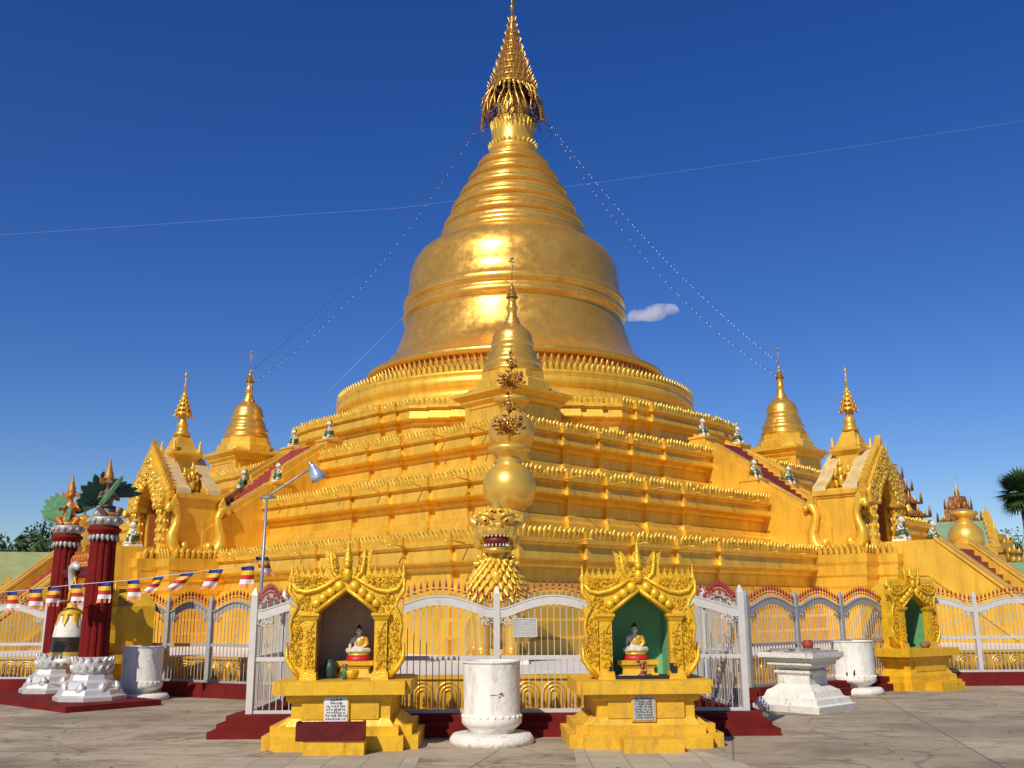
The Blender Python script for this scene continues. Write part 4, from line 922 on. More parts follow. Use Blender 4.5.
def buddha(label, loc, rz=0., k=1.):
    root = thing('buddha_statue', label, 'statue', loc, rz)
    m = MB(); m.lathe([(.185*k, 0), (.19*k, .015*k), (.18*k, .05*k), (.16*k, .075*k)], 24, fl=lambda i: 1+.03*(i % 2)); m.build('red_base', REDB, root)
    m = MB(); m.lathe([(.165*k, .075*k), (.17*k, .09*k), (.155*k, .115*k)], 24); m.build('gold_seat', SHINY, root)
    b = MB(); z = .115*k
    b.ell((0, .02*k, z+.15*k), (.085*k, .06*k, .11*k)); b.ell((0, .02*k, z+.225*k), (.10*k, .055*k, .05*k)); b.ell((0, .01*k, z+.05*k), (.12*k, .09*k, .05*k))
    b.tube([(0, .01*k, z+.24*k), (0, .0, z+.30*k)], .032*k, 8); b.ell((0, -.005*k, z+.335*k), (.047*k, .052*k, .062*k)); b.ell((0, -.058*k, z+.33*k), (.010*k, .012*k, .016*k), 8, 6)
    for s_ in (-1, 1):
        b.tube([(s_*.06*k, .0, z+.05*k), (s_*.16*k, -.05*k, z+.035*k), (s_*.06*k, -.11*k, z+.035*k), (-s_*.06*k, -.12*k, z+.03*k)], [.05*k, .045*k, .035*k, .026*k], 8)
        b.ell((s_*.049*k, .005*k, z+.325*k), (.008*k, .015*k, .03*k), 6, 6)
    b.tube([(-.10*k, .02*k, z+.225*k), (-.135*k, -.02*k, z+.13*k), (-.12*k, -.10*k, z+.06*k), (-.115*k, -.14*k, z+.01*k)], [.032*k, .027*k, .022*k, .014*k], 8)
    b.tube([(.10*k, .02*k, z+.225*k), (.135*k, -.01*k, z+.13*k), (.07*k, -.09*k, z+.085*k), (.0, -.10*k, z+.08*k)], [.032*k, .028*k, .022*k, .014*k], 8)
    remesh(b, 'body', SKINW, root, .009*k, 2)
    r = MB(); r.ell((.012*k, .022*k, z+.15*k), (.092*k, .066*k, .115*k), 14, 10); r.ell((.055*k, .02*k, z+.215*k), (.062*k, .058*k, .05*k), 12, 8); r.tube([(.10*k, .02*k, z+.225*k), (.137*k, -.01*k, z+.13*k), (.085*k, -.08*k, z+.09*k)], [.037*k, .034*k, .028*k], 8)
    r.ell((.0, -.02*k, z+.03*k), (.17*k, .10*k, .035*k), 16, 8)
    r.build('gold_robe', SHINY, root)
    h = MB(); h.ell((0, .008*k, z+.365*k), (.05*k, .052*k, .045*k), 12, 8); h.ell((0, .012*k, z+.415*k), (.022*k, .022*k, .022*k), 8, 6); h.build('hair', BLACK, root)
    return root
def pedestal(label, loc, rz, w, h, d, m, worn=False):
    root = thing('pedestal', label, 'pedestal', loc, rz)
    b = MB(); b.frust(w, 0, w*.94, h*.22, 0, 0, d, d*.95); b.frust(w*.80, h*.22, w*.74, h*.5, 0, 0, d*.82, d*.76); b.frust(w*.74, h*.5, w*.92, h*.74, 0, 0, d*.76, d*.92); b.box(-w, w, -d, d, h*.74, h)
    b.build('block', m, root); return root
LZ = R_(0)
sl = shrine('bright yellow shrine left of centre with brown tiled niche and red trough', (-2.14, 12.42, 0), R_(1.0), NICHET, plaque=(-.05, .30, .29, PLAQ, 7, 2), seed=5); sl.scale = (.95, .95, .985)
pedestal('yellow pedestal in the brown tiled niche of the left shrine', (-2.08, 13.24, .812), 0, .25, .205, .15, YEL)
buddha('white seated Buddha with gold robe on red base in the brown tiled niche', (-2.05, 13.27, 1.018), 0, .84)
sr = shrine('weathered yellow shrine right of centre with green niche', (1.63, 12.42, 0), R_(2.5), GREEN, worn=True, plaque=(-.04, .28, .29, PLAQG, 8, 0), seed=9); sr.scale = (.945, .945, .965)
pedestal('yellow pedestal under the Buddha in the green niche', (1.60, 13.16, .797), R_(2), .27, .21, .15, YELW)
buddha('white seated Buddha with gold robe on red base in the green niche', (1.59, 13.18, 1.008), R_(2), .86)
s3 = shrine('small yellow shrine at right facing sideways, its niche lined pale green', (8.74, 20.9, 0), R_(32), GREENL, seed=21)
s4 = shrine('small yellow shrine at left turned away, behind the white tub and red columns', (-8.95, 20.7, 0), R_(-56), NICHET, seed=22)
# offerings and trays
def lathe_thing(name, label, cat, prof, m, loc, n=20, part=None, group=None):
    b = MB(); b.lathe(prof, n); o = tag(b.build(name, m), label, cat, group); o.location = loc; return o
lathe_thing('green_jar', 'dark green jar standing at the left inside the brown tiled niche', 'jar', [(.05, 0), (.08, .03), (.085, .14), (.06, .19), (.05, .21), (.065, .23)], GREEND, (-2.37, 13.02, .812))
lathe_thing('green_vase', 'small green vase in front of the yellow pedestal in the left shrine', 'vase', [(.03, 0), (.045, .03), (.05, .08), (.03, .12), (.022, .14), (.04, .18)], GREENF, (-2.15, 12.84, .812))
lathe_thing('offering_bowl', 'small yellow bowl beside the green vase in the left shrine', 'bowl', [(.04, 0), (.07, .02), (.085, .07), (.09, .10), (.06, .11)], YEL, (-2.06, 12.86, .812))
b = MB(); b.box(-.40, .40, 0, .22, 0, .025); b.box(-.40, .40, 0, .025, .025, .20); b.box(-.40, .40, .195, .22, .025, .20); b.box(-.40, -.375, .025, .195, .025, .215); b.box(.375, .40, .025, .195, .025, .215)
tr = tag(b.build('wooden_tray', REDW), 'dark red wooden trough resting on the step of the left shrine', 'trough'); tr.location = (-2.18, 12.06, .160)
b = MB(); b.box(-.43, .43, 0, .05, 0, .04); b.box(-.43, .43, .33, .36, 0, .035); b.box(-.43, -.39, -.01, .36, 0, .20); b.box(.35, .43, -.02, .06, 0, .19)
tr = tag(b.build('candle_tray', BLACK), 'low black candle tray with end posts at the mouth of the green niche', 'tray'); tr.location = (1.63, 12.74, .796); tr.rotation_euler = (0, 0, R_(2.5))
rng = random.Random(4); b = MB()
for k in range(16): b.ell((rng.uniform(-.14, .14), rng.uniform(-.05, .05), .02), (.035, .03, .018), 7, 5)
o = tag(b.build('offering_flowers', WHITE), 'white jasmine offering strewn at the left of the green niche', 'flowers', kind='stuff'); o.location = (1.44, 12.9, .797)
b = MB()
for k in range(9): b.ell((rng.uniform(-.05, .05), rng.uniform(-.03, .03), .05+.02*k), (.03, .03, .025), 7, 5)
b.lathe([(.04, 0), (.05, .04), (.03, .06)], 12)
o = tag(b.build('flower_bunch', PINKG), 'dried red flower bunch standing before the weathered pedestal', 'flowers'); o.location = (1.63, 12.86, .797)
b = MB(); b.lathe([(.06, 0), (.09, .06), (.07, .10)], 12); b.ell((.1, .05, .07), (.06, .06, .07))
o = tag(b.build('offering_pots', BROWNW), 'brown pots at the mouth of the far right shrine niche', 'pot'); o.location = (8.62, 21.1, .825)

# ------------------------------------------------------------------ white tubs and the altar
def tub(label, loc, r=.37, rust=False):
    root = thing('white_tub', label, 'tub', loc, 0, 'white concrete tubs along the fence')
    b = MB(); b.lathe([(.54, -.01), (.54, .06), (.50, .115), (.40, .13)], 40); b.build('foot', WHITEW, root)
    k = r/.37
    b = MB(); b.lathe([(.30, .12), (.30, .17), (.36*k, .22), (.385*k, .25), (.388*k, .31), (.372*k, .35), (.362*k, .38), (.37*k, .98), (.372*k, 1.0), (.33*k, 1.0), (.325*k, .72), (.0, .72)], 44)
    for q in range(26):
        a = 6.283*q/26; b.ell((.375*k*math.cos(a), .375*k*math.sin(a), .335), (.022, .02, .022), 7, 5)
    b.build('barrel', WHITE, root)
    b = MB(); b.lathe([(.33*k, .985), (.376*k, .985), (.378*k, 1.012), (.335*k, 1.014), (.33*k, .985)], 40, capb=False, capt=False); b.build('rim', WHITEW, root)
    return root
def marks(root, r, items):
    b = MB()
    for (a, z, w, h) in items:
        a = R_(a); b.ell(((r-.002)*math.sin(a), -(r-.002)*math.cos(a), z), (w, .006, h), 10, 6, Matrix.Rotation(a, 3, 'Z'))
    b.build('dark_mark', DARK, root)
t0 = tub('round white tub standing in front of the centre fence post', (-.29, 13.12, 0)); marks(t0, .367, [(20, .62, .03, .008), (24, .60, .022, .006), (17, .585, .018, .005), (5, .61, .05, .003), (22, .635, .012, .004)])
tub('round white tub at left with a column shadow across it', (-7.28, 19.75, 0), .385)
t0 = tub('round white tub at right behind the altar, with two dark marks', (6.76, 20.1, 0), .40); marks(t0, .398, [(-38, .38, .018, .05), (-18, .385, .02, .06), (-17, .44, .012, .03)])
def box_between(mb, *a): mb.box(*a)
al = thing('altar', 'square white stepped altar with crumbling mouldings in front of the right fence', 'altar', (4.86, 17.05, 0), R_(-46))
b = MB(); sq = lambda s: [(-s, -s), (s, -s), (s, s), (-s, s)]
b.sweep(sq(.27), [(.33, -.01), (.35, .10), (.29, .12), (.27, .20), (.20, .22), (.16, .32), (.10, .35), (.06, .38), (.02, .42), (.02, .56), (.06, .60), (.06, .63), (.0, .65), (.10, .72), (.14, .73), (.14, .78), (.18, .80), (.22, .84), (.24, .85), (.24, .93)], capt=True, capb=True)
b.build('body', WHITEW, al)
b = MB(); b.box(-.45, .45, -.45, .45, .932, .955); b.box(-.36, .2, -.38, .3, .955, .985); b.build('top_slab', mat('dirty_slab', (.40, .37, .32), .85, 0, .25, 5, .4, 20, stain=(.06, .05, .045), stain_lo=.48, stain_hi=.65), al)
lathe_thing('red_bowl', 'small red clay bowl sitting on the white altar', 'bowl', [(.05, 0), (.08, .03), (.095, .08), (.085, .13), (.06, .15), (.07, .165), (.055, .165), (.05, .12)], mat('red_clay', (.28, .035, .02), .6), (4.98, 17.02, .957))

# ------------------------------------------------------------------ red columns, their statues and the bell
slab = MB(); c0 = Vector((-7.6, 17.25, 0)); e1 = Vector((.66, .75, 0)); e2 = Vector((-.75, .66, 0))
q = [c0, c0+e1*1.75, c0+e1*1.75+e2*4.6, c0+e2*4.6]
slab.sweep([(p.x, p.y) for p in q], [(0, -.01), (0, .10)], capt=True)
tag(slab.build('red_slab', REDP), 'low red slab carrying the two red columns', 'slab')
AZ = math.atan2(e1.y, e1.x)
def column(label, loc):
    root = thing('red_column', label, 'column', loc, AZ); root.scale = (1, 1, .95)
    b = MB(); b.lathe([(.64, 0), (.64, .07), (.58, .11), (.55, .19), (.48, .23), (.46, .33), (.39, .38), (.36, .46), (.30, .52)], 8, smooth=False, rot=R_(10))
    for k in range(8):
        a = 6.283*k/8; b.petal((.50*math.cos(a), .50*math.sin(a), .12), math.cos(a), math.sin(a), .22, .22, .07, -.35)
    b.lathe([(.33, .48), (.36, .54), (.34, .60), (.37, .68), (.33, .76), (.28, .80)], 24)
    for zz, hh in ((.50, .15), (.64, .16)):
        for k in range(16):
            a = 6.283*(k+.5*(zz > .6))/16; b.petal((.33*math.cos(a), .33*math.sin(a), zz), math.cos(a), math.sin(a), .14, hh, .05, .1)
    b.build('lotus_base', SILVER, root)
    s = MB(); s.lathe([(.265, .76), (.255, 1.5), (.24, 2.5), (.232, 3.12)], 48, fl=lambda k: (1.0, .985, .90, .985)[k % 4], smooth=False); s.build('fluted_shaft', REDC, root)
    c = MB(); c.lathe([(.25, 3.10), (.27, 3.12), (.27, 3.2), (.31, 3.24), (.31, 3.28), (.26, 3.31), (.26, 3.34)], 24); c.build('capital', REDC, root)
    c = MB()
    for k in range(18):
        a = 6.283*k/18; i = len(c.v); c.petal((0, 0, 0), math.cos(a), math.sin(a), .10, -.13, .03, -.0); c.xf(i, Matrix.Translation((.262*math.cos(a), .262*math.sin(a), 3.16)))
    c.lathe([(.26, 3.33), (.30, 3.38), (.29, 3.44), (.31, 3.50), (.27, 3.52)], 24)
    for k in range(14):
        a = 6.283*k/14; c.ell((.30*math.cos(a), .30*math.sin(a), 3.43), (.04, .04, .05), 7, 5)
    c.build('silver_band', SILVERD, root)
    return root
column('nearer red fluted column on a silver lotus base', (-7.84, 18.75, .10))
column('farther red fluted column on a silver lotus base, at the left', (-9.38, 20.6, .10))
DKFIG = mat('dark_figure', (.13, .075, .045), .5, .1, .35, 12)
CROWN = mat('crown_gold', (.46, .20, .03), .45, .25, .3, 12)
def winged(label, loc, rz, wing, pale):
    root = thing('winged_statue', label, 'statue', loc, rz)
    b = MB(); b.ell((0, 0, .12), (.19, .17, .12)); b.ell((0, 0, .34), (.12, .10, .20)); b.tube([(0, 0, .48), (0, -.02, .62)], .05, 8); b.ell((0, -.03, .66), (.075, .08, .09)); b.ell((0, -.11, .64), (.025, .05, .025), 8, 6)
    for s_ in (-1, 1):
        b.tube([(s_*.10, 0, .46), (s_*.19, -.06, .34), (s_*.07, -.15, .40)], [.05, .042, .03], 7); b.tube([(s_*.08, 0, .16), (s_*.2, -.16, .14), (s_*.1, -.2, .02)], [.08, .06, .05], 7); b.ell((s_*.07, -.02, .66), (.015, .02, .04), 6, 5)
    remesh(b, 'body', pale, root, .018, 2)
    def leaf(mb, ang, L, w, y, ox=0., oz=.2):
        a_ = R_(ang); ca, sa = math.cos(a_), math.sin(a_); pts_ = [(0, -.12), (.3, -.42), (.65, -.5), (.9, -.3), (1.0, 0), (.9, .3), (.65, .5), (.3, .42), (0, .12)]
        mb.prism([(ox+p*L*ca-q*w*sa, oz+p*L*sa+q*w*ca) for p, q in pts_], y-.02, y+.02)
    if pale is ORANGE:
        w = MB()
        for k in range(8): leaf(w, 92+11*k, .70-.035*abs(k-3)-.04*(k % 2), .17, .12+.018*k, -.05, .12)
        w.build('tail_fan', GREENL, root); w = MB()
        for k in range(3): leaf(w, 28+16*k, .46, .14, .10+.02*k, .06, .28)
        w.build('wing', GREEND, root); w = MB()
        for k in range(3): leaf(w, 150+14*k, .34, .10, -.10-.012*k, -.05, .42)
        leaf(w, 262, .42, .10, -.17, .02, .46); w.build('sash', GREENL, root)
    else:
        w = MB()
        for k in range(5): leaf(w, 108+17*k, .56-.03*k-.05*(k % 2), .16, .10+.02*k, -.05, .26)
        for k in range(4): leaf(w, 8+10*k, .70-.07*k, .12, .10+.02*k, .05, .42)
        for k in range(3): leaf(w, 50+20*k, .46-.06*(k % 2), .14, .18+.02*k, .0, .42)
        w.build('wing', GREEND, root); w = MB()
        for k in range(2): leaf(w, 52+7*k, .66, .075, -.16-.02*k, -.22+.05*k, .22)
        w.build('plume', GREENL, root); w = MB()
        leaf(w, 200, .26, .12, -.14, -.02, .14); leaf(w, 300, .2, .1, -.15, .12, .2); w.build('sash', WHITE, root)
    c = MB(); c.lathe([(.085, .70), (.10, .73), (.075, .78), (.08, .82), (.05, .87), (.055, .91), (.03, .97), (.03, 1.0), (0, 1.12)], 12)
    for s_ in (-1, 1): flame(c, s_*.11, -.02, .62, .08, .16, .03, s_*.5)
    c.lathe([(.2, .0), (.22, .05), (.17, .10)], 14); c.build('crown', CROWN, root)
    return root
    return root
winged('winged figure with bright green tail fan on the farther red column', (-9.38, 20.6, 3.43), R_(18), GREENL, ORANGE).scale = (1.0,)*3
winged('dark green winged figure with orange crown on the nearer red column', (-7.84, 18.75, 3.43), R_(50), GREEND, DKFIG).scale = (1.05,)*3
bm_ = thing('bell_beam', 'carved gold beam with grey hooked trunk between the red columns', 'beam', (-8.62, 19.68, 2.45), math.atan2(-1.85, 1.52))
b = MB(); b.box(-.98, .98, -.07, .07, -.09, .09); b.tube([(-1.28, 0, 0), (-1.1, 0, 0), (-.9, 0, 0)], [.03, .10, .10], 8)
b.build('timber', REDW, bm_)
b = MB()
for k in range(6):
    b.tube(arc((-.45+.18*k, .20), .11, 0, 300, 9, y=-.02), [.05]*9+[.015], 6); flame(b, -.4+.17*k, 0, .12, .14, .30+.1*math.sin(k*2), .08)
for k in range(5): flame(b, -.35+.16*k, 0, -.28, .12, .24, .08, .4)
b.build('dragon_carving', ORANGE, bm_)
b = MB(); b.tube([(.22, -.1, .06), (.08, -.14, .12), (-.06, -.14, .08), (-.12, -.12, -.1), (-.12, -.1, -.34), (-.05, -.08, -.52)], [.05, .09, .095, .085, .07, .045], 10); b.ell((-1.22, 0, .0), (.18, .09, .09)); b.ell((1.15, 0, .0), (.14, .08, .08))
b.build('grey_trunk', SILVER, bm_)
be = thing('bell', 'hanging temple bell with white top and dark band between the red columns', 'bell', (-8.70, 19.6, .72))
b = MB(); b.lathe([(.37, .0), (.38, .03), (.36, .06), (.335, .12)], 36, capb=False); b.build('lip', SILVER, be)
b = MB(); b.lathe([(.335, .12), (.33, .18), (.325, .20)], 36, capb=False, capt=False); b.build('gold_band', SHINY, be)
b = MB(); b.lathe([(.325, .20), (.31, .36), (.30, .48)], 36, capb=False, capt=False); b.build('dark_band', mat('dark_bell', (.06, .045, .03), .4, .5), be)
b = MB(); b.lathe([(.302, .48), (.30, .52), (.27, .72), (.22, .90), (.16, .97)], 36, capb=False, fl=lambda k: 1); b.build('white_shoulder', WHITE, be)
b = MB(); b.lathe([(.23, .88), (.21, .95), (.13, 1.02), (.09, 1.06), (.10, 1.1), (.05, 1.14)], 24); b.tube([(-.07, 0, 1.1), (-.07, 0, 1.3), (0, 0, 1.62), (.07, 0, 1.3), (.07, 0, 1.1)], .03, 6)
for k in range(8):
    a = 6.283*k/8; i = len(b.v); b.petal((0, 0, 0), math.cos(a), math.sin(a), .13, -.22, .015, -.3); b.xf(i, Matrix.Translation((.225*math.cos(a), .225*math.sin(a), .91)))
b.build('gold_crown', YEL, be)
b = MB(); b.tube([(-.4, -.12, .0), (.35, .05, .02)], [.035, .03], 7)
o = tag(b.build('striker', BROWNW), 'thin wooden striker lying across the hanging bell top', 'striker'); o.location = (-8.8, 19.35, 1.86)

# ------------------------------------------------------------------ bunting
FY = 18.3
pts = [(-11.0, 18.3, 1.96), (-9.22, FY, 2.05), (-8.0, 18.1, 2.16), (-7.03, FY, 2.24), (-6.05, FY, 2.36), (-5.53, FY, 2.42), (-4.9, FY, 2.48), (-4.3, 17.02, 2.62)]
b = MB(); b.tube(pts, .008, 4); tag(b.build('bunting_string', WIRE), 'thin string carrying the striped flags from the left to the lamp post', 'string')
def flag(label, loc, lean, yaw, k=1.):
    b = MB(); n = 10; cols = [0, 0, 1, 1, 2, 2, 3, 3, 4, 4]; W, H = .235*k, .37*k; nx = 6; rows = []
    for j in range(n+1):
        f = j/n; row = []
        for i in range(nx+1):
            u = i/nx; x = (u-.5)*W+lean*f*H; z = -f*H*(1-.15*abs(lean)); y = .03*math.sin(u*5+f*4)+.05*f*math.sin(3*f)
            row.append((x, y, z))
        rows.append(row)
    for j in range(n):
        b.m = cols[j]
        for i in range(nx):
            if j >= 8 and i in (2, 4): continue
            b.add([rows[j][i], rows[j][i+1], rows[j+1][i+1], rows[j+1][i]], [(0, 1, 2, 3)], True)
    o = b.build('striped_flag', [FBLUE, FYEL, FRED, FWHI, FORA], fix=False)
    tag(o, label, 'flag', 'striped flags on the bunting string'); o.location = loc; o.rotation_euler = (0, 0, yaw); return o
ptsv = [Vector(p) for p in pts]
def on_string(x):
    for a, c in zip(ptsv, ptsv[1:]):
        if a.x <= x <= c.x: return a.lerp(c, (x-a.x)/(c.x-a.x))
    return ptsv[-1]
spots = [(-9.25, 0, 'striped flag hanging left of the farther red column, leftmost of the row'), (-8.79, .05, 'striped flag hanging across the farther red column'), (-8.42, -.05, 'striped flag hanging in front of the bell beam between the columns'), (-8.0, .1, 'striped flag hanging on the left edge of the nearer red column'),
         (-7.52, .0, 'striped flag hanging just right of the nearer red column'), (-7.03, .05, 'straight striped flag hanging above the left white tub'), (-6.55, -.75, 'striped flag blown aslant, first right of the straight one above the tub'), (-6.02, -.85, 'striped flag blown most aslant, over the first fence arch'),
         (-5.50, -.4, 'slightly tilted striped flag over the second fence arch'), (-4.92, -.1, 'broad striped flag hanging last before the lamp post'), (-4.42, .45, 'folded striped flag at the lamp post, rightmost of the row')]
for k, (x, ln, lab) in enumerate(spots):
    p = on_string(x); flag(lab, (p.x, p.y, p.z), ln, R_((-10, 8, 20, -6, 4, 0, -12, 6, 10, -4, 35)[k]), (1, 1, .95, 1, 1, 1, .95, 1, 1.05, 1.1, .95)[k])

# ------------------------------------------------------------------ lamp post
lp = thing('lamp_post', 'thin grey lamp post with a long arm and floodlight above the left fence', 'lamp', (-4.33, 17.0, 0))
b = MB(); b.tube([(0, 0, 0), (0, 0, 2.0), (.02, 0, 3.66)], [.035, .03, .024], 8); b.build('pole', GREYM, lp)
b = MB(); b.tube([(.0, 0, 3.55), (.12, 0, 3.68), (.45, 0, 3.9), (.82, 0, 4.14)], .018, 6); b.tube([(-.1, 0, 3.6), (.16, 0, 3.6)], .022, 6); b.build('arm', GREYM, lp)
b = MB(); b.lathe([(.045, .16), (.055, .12), (.09, .06), (.13, -.04), (.145, -.12), (.14, -.13), (.12, -.06), (.04, .08)], 18, smooth=True, capb=False, capt=False); b.xf(0, Matrix.Translation((.86, 0, 4.03)) @ Matrix.Rotation(R_(-28), 4, 'Y')); hd = b.build('floodlight', GLASS, lp)
b = MB(); b.lathe([(.03, .12), (.04, .16), (.04, .24), (.02, .26)], 10); b.xf(0, Matrix.Translation((.86, 0, 4.0)) @ Matrix.Rotation(R_(-28), 4, 'Y')); b.build('lamp_socket', GREYM, hd)

# ------------------------------------------------------------------ light strings and cable
def lstring(label, p0, p1, sag, n, r=.022, seed=1, mb_=BULB):
    rng = random.Random(seed); a, c = Vector(p0), Vector(p1); b = MB(); pth = []
    for i in range(41):
        f = i/40; q = a.lerp(c, f); q.z -= sag*4*f*(1-f); pth.append(q)
    b.tube(pth, .007, 3); o = tag(b.build('light_string', WIRED), label, 'lights'); m = MB()
    for i in range(n):
        f = (i+rng.uniform(.1, .9))/n; q = a.lerp(c, f); q.z -= sag*4*f*(1-f)+.06; m.ell(q, (r*1.5, r*1.5, r*2.2), 6, 4)
    m.build('bulbs', mb_, o)
lstring('upper string of small lamps from the stupa crown to the left corner stupa', (AX[0]-1.9, 43.7, 24.9), (AX[0]-12.3, 43.9, 12.6), .9, 64, .014, 1, WIRED)
lstring('lower string of small lamps from the stupa crown to the left corner stupa', (AX[0]-1.7, 43.4, 24.8), (AX[0]-12.2, 43.6, 11.9), 1.45, 40, .012, 2)
lstring('upper string of small lamps from the stupa crown to the right corner stupa', (AX[0]+1.9, 43.7, 24.9), (AX[0]+12.3, 43.9, 12.9), .8, 62, .015)
lstring('lower string of small lamps from the stupa crown to the right corner stupa', (AX[0]+1.8, 43.4, 24.8), (AX[0]+12.2, 43.6, 12.1), 1.5, 44, .014, 4)
b = MB(); b.tube([(-60, 70, 28.2), (-37, 66, 28.4), (-7.6, 62, 28.55), (6.6, 60, 29.5), (20, 60, 31.4), (34.8, 60, 33.7), (60, 60, 38)], .0042, 4)
tag(b.build('overhead_cable', WIRE), 'faint thin cable crossing the sky behind the spire', 'cable')
b = MB(); b.tube([(-5.0, 43.2, 15.0), (-8.2, 41.5, 10.9)], .006, 4); tag(b.build('guy_wire', WIRE), 'thin wire from the bell dome down to the round terrace at left', 'wire')

# ------------------------------------------------------------------ background buildings and trees
def tree(label, loc, h, crown, seed, group, mats=LEAFD, n=2600, leaf=.5, name='broadleaf_tree'):
    root = thing(name, label, 'tree', loc, 0, group); rng = random.Random(seed)
    t = MB(); t.tube([(0, 0, 0), (.1, 0, h*.3), (.0, .1, h*.62)], [.05*h**.8, .04*h**.8, .02*h**.8], 8)
    cl = []
    for k in range(18):
        a = rng.uniform(0, 6.28); rr = crown*math.sqrt(rng.random())*.8; z = h*(.45+.45*rng.random()*(1-.35*(rr/crown)))
        c = Vector((rr*math.cos(a), rr*math.sin(a), z)); cl.append((c, crown*rng.uniform(.24, .42)))
        t.tube([(0, 0, h*.3), (c.x*.5, c.y*.5, (h*.35+z)/2), (c.x, c.y, z)], [.02*h**.8, .012*h**.8, .004*h], 5)
    t.build('trunk', BARK, root)
    b = MB()
    for k in range(n):
        c, r = rng.choice(cl); d = Vector((rng.gauss(0, 1), rng.gauss(0, 1), rng.gauss(0, .8))).normalized()*r*rng.uniform(.55, 1.08); p = c+d
        u = Vector((rng.gauss(0, 1), rng.gauss(0, 1), rng.gauss(0, 1))).normalized(); v = u.orthogonal().normalized(); s_ = leaf*rng.uniform(.5, 1.1)
        b.add([p-u*s_*.5, p+v*s_*.28, p+u*s_*.5, p-v*s_*.28], [(0, 1, 2, 3)])
    b.build('crown', mats, root, fix=False)
TG = 'trees beyond the temple'
for i, (x, y, h, cr_, lab) in enumerate(((-32.0, 64, 7.9, 3.2, 'dark tree beyond the green roof, second from the left edge'), (-36.5, 64, 7.4, 4.0, 'dark tree beyond the green roof, at the left picture edge'), (-29.2, 64, 8.4, 2.8, 'taller dark tree just left of the farther red column'), (-26.5, 66, 8.0, 3.0, 'dark tree behind the winged figure'))):
    tree(lab, (x, y, 0), h, cr_, 30+i, TG, LEAFD, 5200, .36)
for i, (x, y, h, cr_, lab) in enumerate(((36.6, 70, 7.6, 3.6, 'bushy tree at the right edge below the palm'), (33.6, 72, 6.8, 3.0, 'dark tree behind the golden tiered spire'), (31.0, 80, 7.6, 3.6, 'dark tree seen over the green roof at right'), (34.2, 64, 5.0, 3.0, 'dark tree at the right edge behind the gilded pavilion'))):
    tree(lab, (x, y, 0), h, cr_, 50+i, TG, LEAFG if i < 2 else LEAFD, 4800, .36)
pm = thing('palm_tree', 'tall palm with round crown against the sky at the right edge', 'tree', (32.5, 62, 0)); rng = random.Random(8)
b = MB(); b.tube([(0, 0, 0), (.1, 0, 4), (0, 0, 8.6)], [.25, .2, .17], 8); b.build('trunk', BARK, pm)
b = MB()
for k in range(130):
    a = rng.uniform(0, 6.28); e = R_(rng.uniform(-55, 85)); L = rng.uniform(1.3, 1.75); d = Vector((math.cos(a)*math.cos(e), math.sin(a)*math.cos(e), math.sin(e))); o = Vector((0, 0, 8.75)); q = o+d*L*.5
    s_ = d.cross(Vector((0, 0, 1))); s_ = s_.normalized() if s_.length > .1 else Vector((1, 0, 0)); w = d.cross(s_)
    b.tube([o, q], .02, 3)
    for j in range(13):
        g = R_(-100+200*j/12); t = (d*math.cos(g)+s_*math.sin(g)).normalized(); p1 = q+t*L*.62+Vector((0, 0, -.12)); wd = w.cross(t).normalized()*.09 if w.cross(t).length > .01 else s_*.09
        b.add([q-wd, q+wd, p1], [(0, 1, 2)])
b.build('crown', PALML, pm, fix=False)
def tiered_spire(label, loc, h, r, m1, m2, tiers=6, rz=.6, roofm=None):
    root = thing('tiered_pavilion', label, 'pavilion', loc, rz); k = h
    b = MB(); b.box(-r*1.2, r*1.2, -r*1.2, r*1.2, 0, .42*h); b.build('hall', BROWNW, root)
    b = MB(); s_ = MB()
    for i in range(tiers):
        f = i/tiers; z = h*(.40+.50*f); a = r*1.35*(1-f)**.85+.08*r; dz = h*.50/tiers
        b.frust(a, z, a*.72, z+dz*.45); b.frust(a*.70, z+dz*.4, a*.66, z+dz*1.02)
        n = max(3, 9-i)
        for side in range(4):
            R3 = Matrix.Rotation(side*math.pi/2, 3, 'Z')
            i0 = len(s_.v); s_.box(-a*1.02, a*1.02, -a*1.03, -a*.97, z-.04*dz, z+.10*dz); s_.xf(i0, R3.to_4x4())
            for j in range(n):
                u = -1+2*j/(n-1); p = R3 @ Vector((u*a, -a, 0)); big = 1.5 if abs(u) > .99 or j == n//2 else .9
                s_.lathe([(.085*r*(1-f*.5), 0), (.06*r*(1-f*.4), dz*.3*big), (.02*r, dz*.5*big), (0, dz*.62*big)], 6, (p.x, p.y, z))
    ro = b.build('tiered_roof', m1, root); s_.build('finials', m2, ro)
    b = MB(); b.lathe([(.14*r, h*.87), (.10*r, h*.90), (.12*r, h*.92), (.04*r, h*.96), (.0, h*1.06)], 8); b.build('spire', m2, root)
tiered_spire('dark red and gold tiered spire rising behind the right golden vase', (27.45, 60, 0), 9.2, 1.45, PINKG, HTI, 6)
tiered_spire('golden tiered spire of a pavilion near the right edge', (28.3, 57.5, 0), 6.4, 1.7, HTI2, GOLD2, 6)
tiered_spire('dark red tiered spire showing behind the right entrance pavilion', (23.75, 61, 0), 11.6, 1.7, PINKG, HTI, 7)
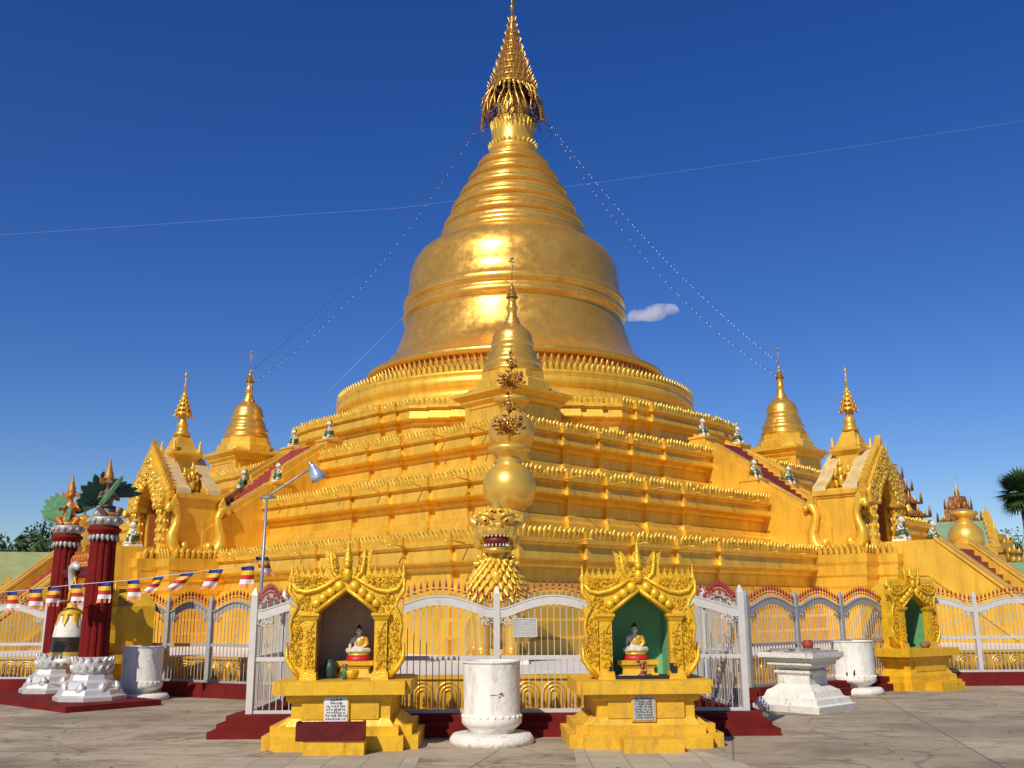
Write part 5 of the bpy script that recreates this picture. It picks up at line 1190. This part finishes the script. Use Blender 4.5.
def hall(label, loc, rz, w, d, hw, hr, roof, wall, trim):
    root = thing('temple_hall', label, 'hall', loc, rz)
    b = MB(); b.box(-w, w, -d, d, 0, hw); b.build('wall', wall, root)
    b = MB(); e = .6
    b.add([(-w-e, -d-e, hw-.1), (w+e, -d-e, hw-.1), (w+e, d+e, hw-.1), (-w-e, d+e, hw-.1), (-w-e, 0, hr), (w+e, 0, hr)], [(0, 1, 5, 4), (2, 3, 4, 5), (3, 0, 4), (1, 2, 5), (3, 2, 1, 0)]); b.build('roof', roof, root)
    b = MB(); b.box(-w-e-.05, w+e+.05, -d-e-.08, -d-e+.06, hw-.32, hw+.08); b.box(-w-e-.08, -w-e+.05, -d-e, d+e, hw-.32, hw+.08); b.box(w+e-.05, w+e+.08, -d-e, d+e, hw-.32, hw+.08)
    for k in range(int(w*4)): flame(b, -w-e+(k+.5)*(2*w+2*e)/int(w*4), -d-e, hw+.04, .3, .45, .1)
    for sx in (-1, 1):
        for k in range(7): f = k/6; flame(b, sx*(w+e), -(d+e)*(1-f), hw+.1+(hr-hw)*f, .4, .7, .15)
        flame(b, sx*(w+e), 0, hr, .35, .8, .2)
    b.build('gilded_fascia', trim, root)
    return root
hall('pale green roofed hall with gilded eaves at the far left', (-25.5, 42, 0), R_(20), 7, 3, 2.75, 4.3, ROOFY, BROWNW, HTI2)
hall('green roofed hall with gilded gables behind the right stair', (23.6, 55.0, 0), R_(-20), 2.2, 2.0, 4.6, 6.3, ROOFG, BROWNW, HTI2)
hall('gilded pavilion with carved gable at the far right edge', (24.8, 46.0, 0), R_(-50), 2.0, 1.6, 2.3, 3.7, ROOFG, PINKG, HTI2)

# ------------------------------------------------------------------ the one small cloud
m = bpy.data.materials.new('cloud_vapour'); m.use_nodes = True; nt = m.node_tree; nt.nodes.clear()
ou = nt.nodes.new('ShaderNodeOutputMaterial'); pvn = nt.nodes.new('ShaderNodeVolumePrincipled'); tc = nt.nodes.new('ShaderNodeTexCoord')
no = nt.nodes.new('ShaderNodeTexNoise'); no.inputs['Scale'].default_value = .075; no.inputs['Detail'].default_value = 5
mr = nt.nodes.new('ShaderNodeMapRange'); mr.inputs[1].default_value = .40; mr.inputs[2].default_value = .70; mr.inputs[4].default_value = .16
nt.links.new(tc.outputs['Object'], no.inputs['Vector']); nt.links.new(no.outputs['Fac'], mr.inputs[0]); nt.links.new(mr.outputs[0], pvn.inputs['Density'])
pvn.inputs['Color'].default_value = (.97, .97, .97, 1); nt.links.new(pvn.outputs[0], ou.inputs['Volume'])
b = MB(); rng = random.Random(6)
for (x, z, r) in ((-10, -1, 6), (-3, 0, 7.5), (4, 1.5, 7), (11, 2, 5.5), (0, -2, 7), (-15, -3.5, 3.5), (15, 1, 3)): b.ell((x, rng.uniform(-3, 3), z), (r*1.25, r, r*.72), 16, 10)
cl = remesh(b, 'cloud', m, None, .9, 4); cl.location = (97.5, 640, 200.5); tag(cl, 'single small white cloud right of the great bell', 'cloud')

rng = random.Random(77); b = MB()
for k in range(150):
    x = rng.uniform(-9, 9); y = rng.uniform(10.5, 19) if rng.random() < .7 else rng.uniform(8.5, 12)
    if abs(x) < 4 and y > 11.8: continue
    a = rng.uniform(0, 6.28); L_ = rng.uniform(.015, .045); c_, s_ = math.cos(a)*L_, math.sin(a)*L_
    b.add([(x-c_, y-s_, .006), (x+s_*.4, y-c_*.4, .012), (x+c_, y+s_, .008), (x-s_*.4, y+c_*.4, .016)], [(0, 1, 2, 3)])
tag(b.build('fallen_leaves', BROWNW, fix=False), 'dry brown leaves scattered over the concrete court', 'leaves', kind='stuff')
